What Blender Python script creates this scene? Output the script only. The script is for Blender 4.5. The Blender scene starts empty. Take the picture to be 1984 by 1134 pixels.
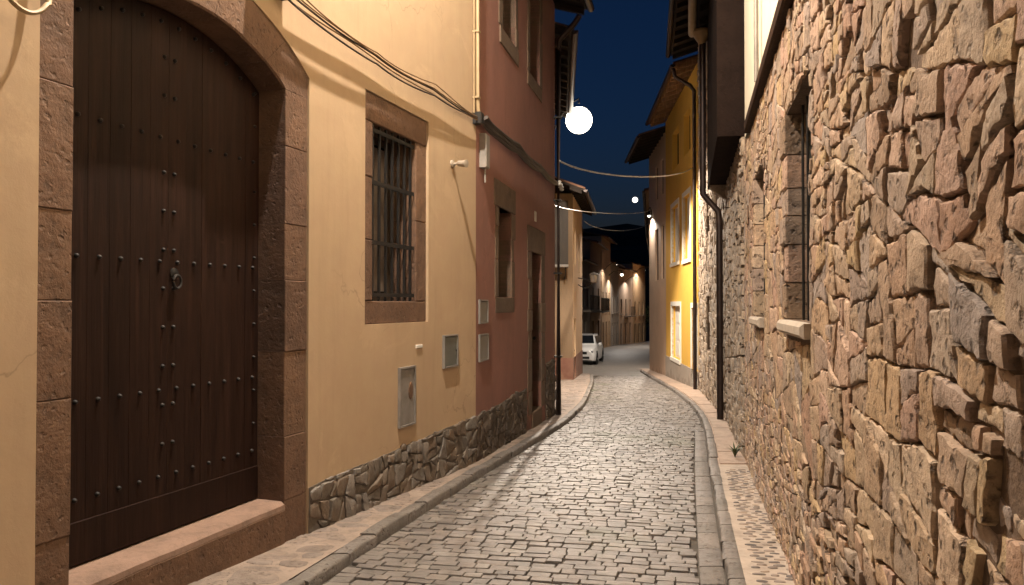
import bpy, bmesh, math, random
from mathutils import Vector, noise
R = math.radians
SC = bpy.context.scene
COL = SC.collection

# ------------------------------------------------------------------ camera, world, light
cam_d = bpy.data.cameras.new('camera')
cam = bpy.data.objects.new('camera', cam_d)
COL.objects.link(cam)
cam_d.sensor_width = 36.0
cam_d.lens = 36.0 * 1500.0 / 1984.0
cam_d.clip_start = 0.05
cam_d.clip_end = 6000
cam.location = (0, 0, 1.6)
cam.rotation_euler = (R(90.88), 0, 0)
SC.camera = cam

SUN_EL, SUN_ROT = 0.2, 180.0
w = bpy.data.worlds.new('World')
SC.world = w
w.use_nodes = True
wn = w.node_tree
wn.nodes.clear()
wo = wn.nodes.new('ShaderNodeOutputWorld')
wb = wn.nodes.new('ShaderNodeBackground')
ws = wn.nodes.new('ShaderNodeTexSky')
ws.sky_type = 'NISHITA'
ws.sun_disc = False
ws.sun_elevation = R(SUN_EL)
ws.sun_rotation = R(SUN_ROT)
ws.ozone_density = 4.5
ws.air_density = 1.0
ws.dust_density = 0.2
wb.inputs[1].default_value = 0.06
wn.links.new(ws.outputs[0], wb.inputs[0])
wn.links.new(wb.outputs[0], wo.inputs[0])

# faint moonlight from the moon low over the hill
sun_d = bpy.data.lights.new('moonlight', 'SUN')
sun_d.energy = 0.012
sun_d.angle = R(0.5)
sun_d.color = (0.75, 0.85, 1.0)
sun = bpy.data.objects.new('moonlight', sun_d)
COL.objects.link(sun)
sun.rotation_euler = (R(82), 0, R(171))

SC.view_settings.view_transform = 'Standard'
SC.view_settings.look = 'None'
SC.view_settings.exposure = 0.0
SC.view_settings.gamma = 1.0
SC.cycles.sample_clamp_indirect = 4.0
SC.cycles.max_bounces = 8
SC.cycles.diffuse_bounces = 4
FARC = (1.0, 0.90, 0.80)          # the cooler lamps far down the street
LAMP = (1.0, 0.855, 0.70)          # warm street-lamp colour

# ------------------------------------------------------------------ ground profile
GY = [-10, 42, 62, 90, 140, 400]
GZ = [0.4, -1.68, -2.0, -2.9, -4.0, -4.0]
def interp(x, xs, ys):
    if x <= xs[0]: return ys[0]
    for i in range(len(xs) - 1):
        if x <= xs[i + 1]:
            f = (x - xs[i]) / (xs[i + 1] - xs[i])
            return ys[i] + f * (ys[i + 1] - ys[i])
    return ys[-1]
def zg(Y): return interp(Y, GY, GZ)
KH = 0.075                         # kerb height
LKY = [-3, 2, 4.96, 6.3, 8.33, 11.16, 14.37, 18.46, 25.53, 31.2, 36]
LKX = [-3.05, -1.93, -1.27, -0.98, -0.50, 0.24, 1.06, 1.78, 2.68, 3.25, 3.3]
RKY = [-3, 2, 4.96, 7.23, 10.21, 13.2, 16.78, 21.82, 32.43, 36]
RKX = [-0.42, 0.72, 1.38, 1.89, 2.58, 3.30, 3.97, 4.60, 5.48, 5.8]
def smooth_lookup(xs, ys):
    def f(Y):
        a = 0; n = 0
        for k in (-1.2, -0.6, 0, 0.6, 1.2):
            a += interp(Y + k, xs, ys); n += 1
        return a / n
    return f
lk = smooth_lookup(LKY, LKX)
rk = smooth_lookup(RKY, RKX)

# ------------------------------------------------------------------ materials
MATS = {}
def newmat(name):
    m = bpy.data.materials.new(name)
    m.use_nodes = True
    nt = m.node_tree
    nt.nodes.clear()
    out = nt.nodes.new('ShaderNodeOutputMaterial')
    b = nt.nodes.new('ShaderNodeBsdfPrincipled')
    nt.links.new(b.outputs[0], out.inputs[0])
    MATS[name] = m
    return m, nt, b
def N(nt, t, **kw):
    n = nt.nodes.new(t)
    for k, v in kw.items():
        if isinstance(k, str) and k.startswith('i_'):
            n.inputs[k[2:].replace('_', ' ')].default_value = v
        else:
            setattr(n, k, v)
    return n
def pos(nt, scale=(1, 1, 1)):
    g = N(nt, 'ShaderNodeNewGeometry')
    mp = N(nt, 'ShaderNodeMapping')
    mp.inputs['Scale'].default_value = scale
    nt.links.new(g.outputs['Position'], mp.inputs[0])
    return mp.outputs[0]
def noise_n(nt, vec, scale, detail=6, rough=0.6, dist=0.0):
    n = N(nt, 'ShaderNodeTexNoise')
    n.inputs['Scale'].default_value = scale
    n.inputs['Detail'].default_value = detail
    n.inputs['Roughness'].default_value = rough
    n.inputs['Distortion'].default_value = dist
    nt.links.new(vec, n.inputs['Vector'])
    return n.outputs['Fac']
def ramp(nt, fac, stops, interp_='LINEAR'):
    r = N(nt, 'ShaderNodeValToRGB')
    r.color_ramp.interpolation = interp_
    e = r.color_ramp.elements
    while len(e) < len(stops): e.new(0.5)
    for i, (p, c) in enumerate(stops):
        e[i].position = p
        e[i].color = (c[0], c[1], c[2], 1) if not isinstance(c, (int, float)) else (c, c, c, 1)
    nt.links.new(fac, r.inputs[0])
    return r.outputs[0]
def mix(nt, fac, a, b, mode='MIX'):
    m = N(nt, 'ShaderNodeMix')
    m.data_type = 'RGBA'
    m.blend_type = mode
    for sock, v in ((m.inputs[0], fac), (m.inputs[6], a), (m.inputs[7], b)):
        if isinstance(v, (int, float)): sock.default_value = v
        elif isinstance(v, tuple): sock.default_value = (v[0], v[1], v[2], 1)
        else: nt.links.new(v, sock)
    return m.outputs[2]
def math_n(nt, op, a, b=0.0):
    m = N(nt, 'ShaderNodeMath')
    m.operation = op
    for i, v in enumerate((a, b)):
        if isinstance(v, (int, float)): m.inputs[i].default_value = v
        else: nt.links.new(v, m.inputs[i])
    return m.outputs[0]
def bump(nt, b, heights):
    prev = None
    for h, strength, dist in heights:
        bp = N(nt, 'ShaderNodeBump')
        bp.inputs['Strength'].default_value = strength
        bp.inputs['Distance'].default_value = dist
        nt.links.new(h, bp.inputs['Height'])
        if prev is not None: nt.links.new(prev, bp.inputs['Normal'])
        prev = bp.outputs[0]
    nt.links.new(prev, b.inputs['Normal'])

def m_simple(name, col, rough=0.6, metal=0.0, var=0.25, scale=6.0, bmp=0.15):
    m, nt, b = newmat(name)
    if rough > 0.7: b.inputs['Specular IOR Level'].default_value = 0.15
    v = pos(nt)
    n1 = noise_n(nt, v, scale, 5)
    c = ramp(nt, n1, [(0.3, tuple(x * (1 - var) for x in col)), (0.7, tuple(min(1, x * (1 + var)) for x in col))])
    nt.links.new(c, b.inputs['Base Color'])
    b.inputs['Roughness'].default_value = rough
    b.inputs['Metallic'].default_value = metal
    if bmp: bump(nt, b, [(noise_n(nt, v, scale * 8, 4), bmp, 0.004)])
    return m
def m_plaster(name, col, stain=0.25, warm=(0.42, 0.26, 0.17), fine=1.0):
    m, nt, b = newmat(name)
    v = pos(nt)
    big = noise_n(nt, v, 0.55, 5, 0.55)
    mid = noise_n(nt, v, 3.0, 6, 0.65)
    c = ramp(nt, big, [(0.25, tuple(x * 0.86 for x in col)), (0.75, tuple(min(1, x * 1.1) for x in col))])
    c = mix(nt, ramp(nt, mid, [(0.3, 0.0), (0.8, stain)]), c, warm)
    # vertical run marks
    vs = pos(nt, (6.0, 6.0, 0.5))
    run = noise_n(nt, vs, 1.2, 5, 0.6)
    c = mix(nt, ramp(nt, run, [(0.52, 0.0), (0.8, stain * 0.7)]), c, tuple(x * 0.62 for x in col))
    sep = N(nt, 'ShaderNodeSeparateXYZ')
    nt.links.new(v, sep.inputs[0])
    hz = math_n(nt, 'ADD', sep.outputs[2], math_n(nt, 'MULTIPLY', sep.outputs[1], 0.04))
    hz = math_n(nt, 'ADD', hz, math_n(nt, 'MULTIPLY', noise_n(nt, v, 2.2, 6, 0.7), 1.6))
    c = mix(nt, ramp(nt, hz, [(0.95, 0.45), (1.75, 0.0)]), c, tuple(x * 0.55 for x in warm))
    blot = noise_n(nt, v, 1.1, 8, 0.75, 0.8)
    c = mix(nt, ramp(nt, blot, [(0.56, 0.0), (0.63, stain * 0.9)]), c, tuple(min(1, x * 1.18) for x in col))
    cr = N(nt, 'ShaderNodeTexVoronoi'); cr.feature = 'DISTANCE_TO_EDGE'; cr.inputs['Scale'].default_value = 0.8
    cw = N(nt, 'ShaderNodeVectorMath'); cw.operation = 'ADD'
    cn = N(nt, 'ShaderNodeTexNoise'); cn.inputs['Scale'].default_value = 3.0; cn.inputs['Detail'].default_value = 5
    cs_ = N(nt, 'ShaderNodeVectorMath'); cs_.operation = 'SCALE'; cs_.inputs['Scale'].default_value = 0.5
    nt.links.new(v, cn.inputs['Vector']); nt.links.new(cn.outputs['Color'], cs_.inputs[0])
    nt.links.new(v, cw.inputs[0]); nt.links.new(cs_.outputs[0], cw.inputs[1]); nt.links.new(cw.outputs[0], cr.inputs['Vector'])
    crk = math_n(nt, 'MULTIPLY', ramp(nt, cr.outputs['Distance'], [(0.0, 0.5), (0.006, 0.0)]), ramp(nt, noise_n(nt, v, 0.7, 3), [(0.5, 0.0), (0.6, 1.0)]))
    c = mix(nt, crk, c, tuple(x * 0.4 for x in col))
    nt.links.new(c, b.inputs['Base Color'])
    b.inputs['Roughness'].default_value = 0.85
    bump(nt, b, [(noise_n(nt, v, 1.6, 4, 0.5), 0.35, 0.03), (noise_n(nt, v, 45, 6, 0.7), 0.25 * fine, 0.004)])
    return m
def m_stone(name, cols, rough=0.85, pit=0.5, b1=0.7, b2=0.6, dark=(0.10, 0.07, 0.05), moss=0.0, dirt=0.65, speck=0.0, spd=0.010):
    m, nt, b = newmat(name)
    at = N(nt, 'ShaderNodeAttribute')
    at.attribute_name = 'tone'
    stops = [(i / (len(cols) - 1), c) for i, c in enumerate(cols)]
    base = ramp(nt, at.outputs['Fac'], stops)
    v = pos(nt)
    n1 = noise_n(nt, v, 5.0, 7, 0.65)
    c = mix(nt, 1.0, base, ramp(nt, n1, [(0.25, 0.62), (0.5, 1.0), (0.8, 1.3)]), 'MULTIPLY')
    n2 = noise_n(nt, v, 22, 8, 0.7)
    c = mix(nt, ramp(nt, n2, [(0.30, dirt), (0.48, 0.0)]), c, dark)
    n3 = noise_n(nt, v, 2.3, 4, 0.6, 0.6)
    c = mix(nt, ramp(nt, n3, [(0.55, 0.0), (0.75, 0.35)]), c, tuple(min(1, x * 1.15) for x in cols[-1]))
    if moss:
        n4 = noise_n(nt, v, 0.45, 4, 0.6)
        c = mix(nt, ramp(nt, n4, [(0.56, 0.0), (0.72, moss)]), c, (0.10, 0.115, 0.05))
    sp_h = None
    if speck:
        wv = N(nt, 'ShaderNodeVectorMath'); wv.operation = 'ADD'
        nz = N(nt, 'ShaderNodeTexNoise'); nz.inputs['Scale'].default_value = 30; nz.inputs['Detail'].default_value = 3
        sc_ = N(nt, 'ShaderNodeVectorMath'); sc_.operation = 'SCALE'; sc_.inputs['Scale'].default_value = 0.05
        nt.links.new(v, nz.inputs['Vector']); nt.links.new(nz.outputs['Color'], sc_.inputs[0])
        nt.links.new(v, wv.inputs[0]); nt.links.new(sc_.outputs[0], wv.inputs[1])
        v1 = N(nt, 'ShaderNodeTexVoronoi'); v1.inputs['Scale'].default_value = 19
        nt.links.new(wv.outputs[0], v1.inputs['Vector'])
        holes_ = ramp(nt, v1.outputs['Distance'], [(0.14, 1.0), (0.36, 0.0)])
        mask = ramp(nt, noise_n(nt, v, 6.0, 5, 0.7), [(0.42, 0.0), (0.56, 1.0)])
        fac = math_n(nt, 'MULTIPLY', holes_, mask)
        c = mix(nt, math_n(nt, 'MULTIPLY', fac, speck), c, dark)
        sp_h = math_n(nt, 'SUBTRACT', 1.0, fac)
    nt.links.new(c, b.inputs['Base Color'])
    b.inputs['Roughness'].default_value = rough
    vo = N(nt, 'ShaderNodeTexVoronoi')
    vo.inputs['Scale'].default_value = 38
    nt.links.new(v, vo.inputs['Vector'])
    pits = ramp(nt, vo.outputs['Distance'], [(0.05, 0.0), (0.35, 1.0)])
    bump(nt, b, ([(sp_h, 1.0, spd)] if sp_h is not None else []) + [(n1, b1, 0.03), (n2, b2, 0.012), (pits, pit, 0.004), (noise_n(nt, v, 90, 4, 0.7), 0.3, 0.003)])
    return m
def m_wood(name, col, rough=0.6):
    m, nt, b = newmat(name)
    at = N(nt, 'ShaderNodeAttribute')
    at.attribute_name = 'tone'
    v = pos(nt, (14, 14, 0.7))
    n1 = noise_n(nt, v, 2.0, 6, 0.65, 0.4)
    n2 = noise_n(nt, pos(nt, (60, 60, 1.5)), 2.0, 4, 0.6)
    c = ramp(nt, n1, [(0.25, tuple(x * 0.45 for x in col)), (0.55, col), (0.8, tuple(x * 1.7 for x in col))])
    c = mix(nt, 1.0, c, ramp(nt, at.outputs['Fac'], [(0, 0.7), (1, 1.35)]), 'MULTIPLY')
    nt.links.new(c, b.inputs['Base Color'])
    b.inputs['Roughness'].default_value = rough
    b.inputs['Specular IOR Level'].default_value = 0.12
    bump(nt, b, [(n1, 0.4, 0.006), (n2, 0.4, 0.003)])
    return m
def m_emit(name, col, strength):
    m = bpy.data.materials.new(name)
    m.use_nodes = True
    nt = m.node_tree
    nt.nodes.clear()
    o = nt.nodes.new('ShaderNodeOutputMaterial')
    e = nt.nodes.new('ShaderNodeEmission')
    e.inputs[0].default_value = (*col, 1)
    e.inputs[1].default_value = strength
    nt.links.new(e.outputs[0], o.inputs[0])
    return m

M_YEL = m_plaster('plaster_yellow', (0.51, 0.375, 0.235), 0.42, (0.42, 0.275, 0.19))
M_RED = m_plaster('plaster_red', (0.29, 0.135, 0.105), 0.45, (0.17, 0.10, 0.075))
M_CREAM = m_plaster('plaster_cream', (0.80, 0.74, 0.58), 0.1)
M_ORANGE = m_plaster('plaster_orange', (0.74, 0.44, 0.07), 0.12, (0.5, 0.3, 0.1))
M_PINK = m_plaster('plaster_pink', (0.62, 0.46, 0.34), 0.25, (0.5, 0.34, 0.24))
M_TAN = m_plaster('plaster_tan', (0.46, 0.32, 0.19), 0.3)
M_TANSHADE = m_plaster('plaster_tan_shaded', (0.16, 0.105, 0.06), 0.4, (0.1, 0.07, 0.045))  # tan plaster with the end wall's shade put into its colour
M_TANRED = m_plaster('plaster_tan_red', (0.15, 0.065, 0.045), 0.3)
M_BROWN = m_plaster('plaster_brown', (0.30, 0.2, 0.12), 0.3)
M_GREY = m_plaster('plaster_grey', (0.36, 0.31, 0.26), 0.4, (0.24, 0.2, 0.16))
M_SLATE = m_plaster('grey_render', (0.05, 0.042, 0.036), 0.4, (0.06, 0.05, 0.04))
M_WHITE = m_simple('white_paint', (0.78, 0.75, 0.68), 0.6, var=0.06)
M_STONE = m_stone('rubble_stone', [(0.256, 0.182, 0.124), (0.397, 0.282, 0.193), (0.320, 0.251, 0.205), (0.461, 0.339, 0.224), (0.371, 0.232, 0.162), (0.513, 0.389, 0.261), (0.307, 0.258, 0.230), (0.422, 0.282, 0.193), (0.487, 0.351, 0.193), (0.346, 0.270, 0.205), (0.448, 0.295, 0.224), (0.538, 0.414, 0.293)], speck=0.8, spd=0.02, b1=0.6, b2=1.0, dirt=0.85, dark=(0.085, 0.057, 0.04))
M_STONE2 = m_stone('grey_rubble_stone', [(0.26, 0.2, 0.15), (0.36, 0.28, 0.2), (0.3, 0.26, 0.22), (0.4, 0.31, 0.22)])
M_MORTAR = m_stone('mortar', [(0.13, 0.085, 0.055), (0.13, 0.085, 0.055)], b1=1.0, b2=1.0)
M_PLMORT = m_stone('plinth_mortar', [(0.12, 0.10, 0.08), (0.12, 0.10, 0.08)], b1=1.0, b2=1.0)
M_PLINTH = m_stone('plinth_stone', [(0.10, 0.085, 0.07), (0.17, 0.14, 0.11), (0.22, 0.2, 0.18), (0.14, 0.105, 0.075), (0.19, 0.15, 0.115)], b1=0.9, b2=0.8)
M_PLINTHD = m_stone('plinth_stone_dark', [(0.07, 0.055, 0.045), (0.12, 0.095, 0.075), (0.10, 0.075, 0.055), (0.14, 0.11, 0.085)], b1=1.0, b2=1.0)
M_SAND = m_stone('sandstone_brown', [(0.105, 0.058, 0.036), (0.13, 0.072, 0.043), (0.15, 0.084, 0.048), (0.12, 0.067, 0.043)], b1=0.6, b2=0.6, pit=0.25, dirt=0.5, speck=0.22, spd=0.005, dark=(0.05, 0.033, 0.025))
M_SILL = m_stone('pale_sill_stone', [(0.42, 0.36, 0.30), (0.46, 0.40, 0.33)], b1=0.2, b2=0.2, pit=0.1, dirt=0.2)
M_STEP = m_stone('step_stone', [(0.24, 0.155, 0.115), (0.26, 0.17, 0.125)], b1=0.4, b2=0.4, pit=0.2, dirt=0.4)
M_SETT = m_stone('sett_stone', [(0.125, 0.112, 0.105), (0.19, 0.17, 0.157), (0.155, 0.142, 0.132), (0.23, 0.208, 0.187), (0.17, 0.147, 0.132), (0.21, 0.192, 0.178)], rough=0.52, b1=0.5, b2=0.35, pit=0.3, moss=0.5, dirt=0.4, dark=(0.07, 0.06, 0.05))
M_ROADB = m_stone('joint_dirt', [(0.085, 0.075, 0.063), (0.085, 0.075, 0.063)], rough=0.95, moss=0.5)
M_KERB = m_stone('kerb_stone', [(0.15, 0.135, 0.12), (0.21, 0.185, 0.165), (0.18, 0.165, 0.155)], rough=0.65, b1=0.5, b2=0.6, pit=0.4, dirt=0.6, speck=0.5)
M_WALK = m_stone('worn_pavement', [(0.30, 0.235, 0.19), (0.30, 0.235, 0.19)], rough=0.75, b1=0.6, b2=0.7, pit=0.6, dirt=0.5)
M_SLAB = m_stone('pink_slab', [(0.36, 0.27, 0.21), (0.42, 0.31, 0.24), (0.39, 0.3, 0.235)], rough=0.75, b1=0.3, b2=0.3, pit=0.2, dirt=0.3)
M_PMORT = m_stone('pale_mortar', [(0.42, 0.35, 0.29), (0.42, 0.35, 0.29)], rough=0.85, b1=0.3, b2=0.4, pit=0.2, dirt=0.25)
M_PEB = m_stone('dark_pebble', [(0.10, 0.085, 0.08), (0.17, 0.145, 0.13), (0.25, 0.2, 0.165), (0.33, 0.26, 0.2)], rough=0.5, b1=0.2, b2=0.2, pit=0.05, dirt=0.2)
M_DOOR = m_wood('dark_wood', (0.018, 0.0085, 0.0058), 0.62)
M_OLDW = m_wood('old_door_wood', (0.035, 0.022, 0.015), 0.7)
M_BEAM = m_wood('beam_wood', (0.035, 0.02, 0.013), 0.75)
M_JET = m_wood('tarred_board', (0.005, 0.0035, 0.003), 0.9)
M_SOFFIT = m_wood('soffit_wood', (0.22, 0.13, 0.07), 0.8)
M_IRON = m_simple('black_iron', (0.014, 0.012, 0.011), 0.6, 0.2, 0.3, 30)
M_FLOOD = m_simple('beige_metal', (0.34, 0.29, 0.23), 0.5, 0, 0.1)
M_PIPE = m_simple('brown_pipe_metal', (0.035, 0.022, 0.018), 0.45, 0.4, 0.3, 8)
M_PIPEL = m_simple('beige_conduit', (0.34, 0.25, 0.14), 0.6, 0, 0.15)
M_ZINC = m_simple('zinc_metal', (0.26, 0.24, 0.22), 0.5, 0.5, 0.2)
M_GREYB = m_simple('grey_plastic', (0.20, 0.19, 0.175), 0.5, 0, 0.12)
M_GREYD = m_simple('grey_green_door', (0.13, 0.135, 0.12), 0.45, 0.1, 0.15)
M_GBOX = m_simple('dirty_grey_metal', (0.23, 0.21, 0.19), 0.5, 0.0, 0.25)
M_CABLE = m_simple('cable_dark', (0.04, 0.027, 0.02), 0.6, 0, 0.3)
M_CABLET = m_simple('cable_painted', (0.20, 0.125, 0.065), 0.7, 0, 0.3)
M_CABLEW = m_simple('cable_pale', (0.5, 0.48, 0.45), 0.5, 0, 0.1)
M_CURT = m_simple('curtain_cloth', (0.15, 0.12, 0.10), 0.9, 0, 0.3, 3)
M_DARK = m_simple('dark_interior', (0.012, 0.011, 0.011), 0.8, 0, 0.2)
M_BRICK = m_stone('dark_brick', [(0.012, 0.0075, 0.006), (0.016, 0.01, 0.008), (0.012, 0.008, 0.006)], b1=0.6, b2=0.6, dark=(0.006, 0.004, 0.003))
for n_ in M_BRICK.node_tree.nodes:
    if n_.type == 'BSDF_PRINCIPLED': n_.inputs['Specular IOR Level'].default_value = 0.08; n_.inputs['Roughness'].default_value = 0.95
M_TILE = m_simple('clay_tile', (0.16, 0.085, 0.055), 0.85, 0, 0.35, 3)
M_ROOFD = m_simple('dark_roof_board', (0.022, 0.017, 0.014), 0.85, 0, 0.3, 3)
M_LEAF = m_simple('leaf_green', (0.06, 0.085, 0.03), 0.6, 0, 0.4, 9)
M_BARK = m_simple('bark', (0.09, 0.07, 0.05), 0.9, 0, 0.4, 9)
M_CARW = m_simple('white_car_paint', (0.72, 0.72, 0.72), 0.25, 0, 0.03, 1, 0)
M_CARB = m_simple('black_trim', (0.015, 0.015, 0.016), 0.4, 0, 0.1, 1, 0)
M_RUB = m_simple('rubber', (0.02, 0.02, 0.02), 0.8, 0, 0.1, 1, 0)
M_CHR = m_simple('alloy_metal', (0.55, 0.55, 0.56), 0.3, 0.9, 0.05, 1, 0)
M_HEAD = m_simple('headlight_lens', (0.35, 0.36, 0.38), 0.12, 0.3, 0.05, 1, 0)
M_PLATE = m_simple('plate_white', (0.75, 0.75, 0.72), 0.4, 0, 0.02, 1, 0)
M_TAIL = m_simple('tail_lens', (0.35, 0.02, 0.015), 0.2, 0, 0.05, 1, 0)
M_HILL = m_simple('hill_scrub', (0.025, 0.03, 0.018), 0.95, 0, 0.4, 0.05, 0)
M_GROUND = m_simple('ground_earth', (0.05, 0.042, 0.034), 0.95, 0, 0.3, 0.5, 0)
M_SHUT = m_wood('shutter_wood', (0.05, 0.035, 0.025), 0.7)
M_BLUE = m_simple('blue_door_paint', (0.03, 0.04, 0.10), 0.6, 0, 0.2)
M_GLOBE = m_emit('lamp_globe_glass', (1.0, 0.90, 0.74), 9.0)
M_FARGL = m_emit('far_lamp_glass', (1.0, 0.9, 0.72), 12.0)
M_MOON = m_emit('moon_surface', (1.0, 0.95, 0.85), 3.0)
def m_shell():
    m = bpy.data.materials.new('milky_lamp_glass')
    m.use_nodes = True
    nt = m.node_tree
    nt.nodes.clear()
    o = nt.nodes.new('ShaderNodeOutputMaterial')
    mx = nt.nodes.new('ShaderNodeMixShader')
    t = nt.nodes.new('ShaderNodeBsdfTransparent'); tr = nt.nodes.new('ShaderNodeBsdfTranslucent')
    tr.inputs[0].default_value = (1, .93, .8, 1)
    mx.inputs[0].default_value = 0.045
    nt.links.new(t.outputs[0], mx.inputs[1]); nt.links.new(tr.outputs[0], mx.inputs[2]); nt.links.new(mx.outputs[0], o.inputs[0])
    return m
M_SHELL = m_shell()
def m_glass():
    m, nt, b = newmat('window_glass')
    b.inputs['Base Color'].default_value = (0.012, 0.014, 0.017, 1)
    b.inputs['Roughness'].default_value = 0.08
    b.inputs['IOR'].default_value = 1.5
    return m
M_GLASS = m_glass()

# ------------------------------------------------------------------ object helpers
WLOC = {}
def wloc(o): return WLOC.get(o.name, Vector((0, 0, 0))) if o is not None else Vector((0, 0, 0))
def tag(o, label=None, cat=None, group=None, kind=None):
    if label: o['label'] = label
    if cat: o['category'] = cat
    if group: o['group'] = group
    if kind: o['kind'] = kind
    return o
def empty(name, loc, label, cat, group=None):
    o = bpy.data.objects.new(name, None)
    o.empty_display_size = 0.2
    COL.objects.link(o)
    o.location = loc
    WLOC[o.name] = Vector(loc)
    return tag(o, label, cat, group)
class MB:
    """collects shapes in world coordinates; build() links ONE mesh object"""
    def __init__(s): s.v = []; s.f = []; s.t = []; s.tone = 0.5
    def add(s, vs, fs):
        o = len(s.v)
        s.v += [tuple(p) for p in vs]
        s.t += [s.tone] * len(vs)
        s.f += [tuple(i + o for i in f) for f in fs]
        return s
    def hexa(s, p):      # 8 points: bottom 4 ccw, top 4 ccw
        return s.add(p, [(3, 2, 1, 0), (4, 5, 6, 7), (0, 1, 5, 4), (1, 2, 6, 5), (2, 3, 7, 6), (3, 0, 4, 7)])
    def box(s, fr, s0, s1, t0, t1, z0, z1):
        P = fr.P
        return s.hexa([P(s0, t1, z0), P(s1, t1, z0), P(s1, t0, z0), P(s0, t0, z0), P(s0, t1, z1), P(s1, t1, z1), P(s1, t0, z1), P(s0, t0, z1)])
    def bbox(s, fr, s0, s1, t0, t1, z0, z1, c=0.01):
        """box with chamfered edges on the street (t1) side"""
        P = fr.P
        c = min(c, (s1 - s0) * 0.3, (z1 - z0) * 0.3, (t1 - t0) * 0.5)
        vs = [P(s0, t0, z0), P(s1, t0, z0), P(s1, t0, z1), P(s0, t0, z1),
              P(s0, t1 - c, z0), P(s1, t1 - c, z0), P(s1, t1 - c, z1), P(s0, t1 - c, z1),
              P(s0 + c, t1, z0 + c), P(s1 - c, t1, z0 + c), P(s1 - c, t1, z1 - c), P(s0 + c, t1, z1 - c)]
        fs = [(0, 1, 2, 3)]
        for a in (0, 4):
            for i in range(4):
                j = (i + 1) % 4
                fs.append((a + j, a + i, a + 4 + i, a + 4 + j))
        fs.append((11, 10, 9, 8))
        return s.add(vs, fs)
    def tube(s, pts, r, n=8, r2=None):
        pts = [Vector(p) for p in pts]
        rings = []
        for i, p in enumerate(pts):
            d = (pts[min(i + 1, len(pts) - 1)] - pts[max(i - 1, 0)]).normalized()
            a = d.cross(Vector((0, 0, 1)))
            if a.length < 1e-3: a = d.cross(Vector((1, 0, 0)))
            a.normalize(); b = d.cross(a)
            rr = r if r2 is None else r + (r2 - r) * i / (len(pts) - 1)
            rings.append([p + (a * math.cos(k * 2 * math.pi / n) + b * math.sin(k * 2 * math.pi / n)) * rr for k in range(n)])
        vs = [q for ring in rings for q in ring]
        fs = []
        for i in range(len(pts) - 1):
            for k in range(n):
                fs.append((i * n + k, i * n + (k + 1) % n, (i + 1) * n + (k + 1) % n, (i + 1) * n + k))
        fs.append(tuple(range(n - 1, -1, -1)))
        fs.append(tuple((len(pts) - 1) * n + k for k in range(n)))
        return s.add(vs, fs)
    def lathe(s, c, prof, n=16, axis=None):
        """profile [(radius, height)] about a vertical axis (or given axis) at c"""
        c = Vector(c)
        ax = Vector(axis).normalized() if axis is not None else Vector((0, 0, 1))
        a = ax.orthogonal().normalized(); b = ax.cross(a)
        vs = []
        for r, h in prof:
            for k in range(n):
                t = k * 2 * math.pi / n
                vs.append(c + ax * h + (a * math.cos(t) + b * math.sin(t)) * max(r, 1e-4))
        fs = []
        for i in range(len(prof) - 1):
            for k in range(n):
                fs.append((i * n + k, i * n + (k + 1) % n, (i + 1) * n + (k + 1) % n, (i + 1) * n + k))
        fs.append(tuple(range(n - 1, -1, -1)))
        fs.append(tuple((len(prof) - 1) * n + k for k in range(n)))
        return s.add(vs, fs)
    def build(s, name, mat, parent=None, smooth=None, label=None, kind=None):
        if not s.v: return None
        xs = [p[0] for p in s.v]; ys = [p[1] for p in s.v]; zs = [p[2] for p in s.v]
        c = Vector(((min(xs) + max(xs)) / 2, (min(ys) + max(ys)) / 2, min(zs)))
        me = bpy.data.meshes.new(name)
        me.from_pydata([(p[0] - c.x, p[1] - c.y, p[2] - c.z) for p in s.v], [], s.f)
        me.materials.append(mat)
        at = me.attributes.new('tone', 'FLOAT', 'POINT')
        at.data.foreach_set('value', s.t)
        if smooth is not None:
            me.shade_smooth()
            me.set_sharp_from_angle(angle=R(smooth))
        me.update()
        o = bpy.data.objects.new(name, me)
        COL.objects.link(o)
        WLOC[o.name] = c
        if parent is not None:
            o.parent = parent
            o.location = c - wloc(parent)
        else:
            o.location = c
        return tag(o, label, None, None, kind)
class Frame:
    """vertical wall frame: s along A->B, t out towards the street, z up"""
    def __init__(f, A, B, side):
        f.A = Vector((A[0], A[1], 0)); f.B = Vector((B[0], B[1], 0))
        f.d = (f.B - f.A).normalized(); f.L = (f.B - f.A).length
        f.n = Vector((f.d.y, -f.d.x, 0)) * side
    def P(f, s, t, z):
        q = f.A + f.d * s + f.n * t
        return (q.x, q.y, z)
    def Y(f, s): return (f.A + f.d * s).y
    def S(f, Y): return (Y - f.A.y) / f.d.y
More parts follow.
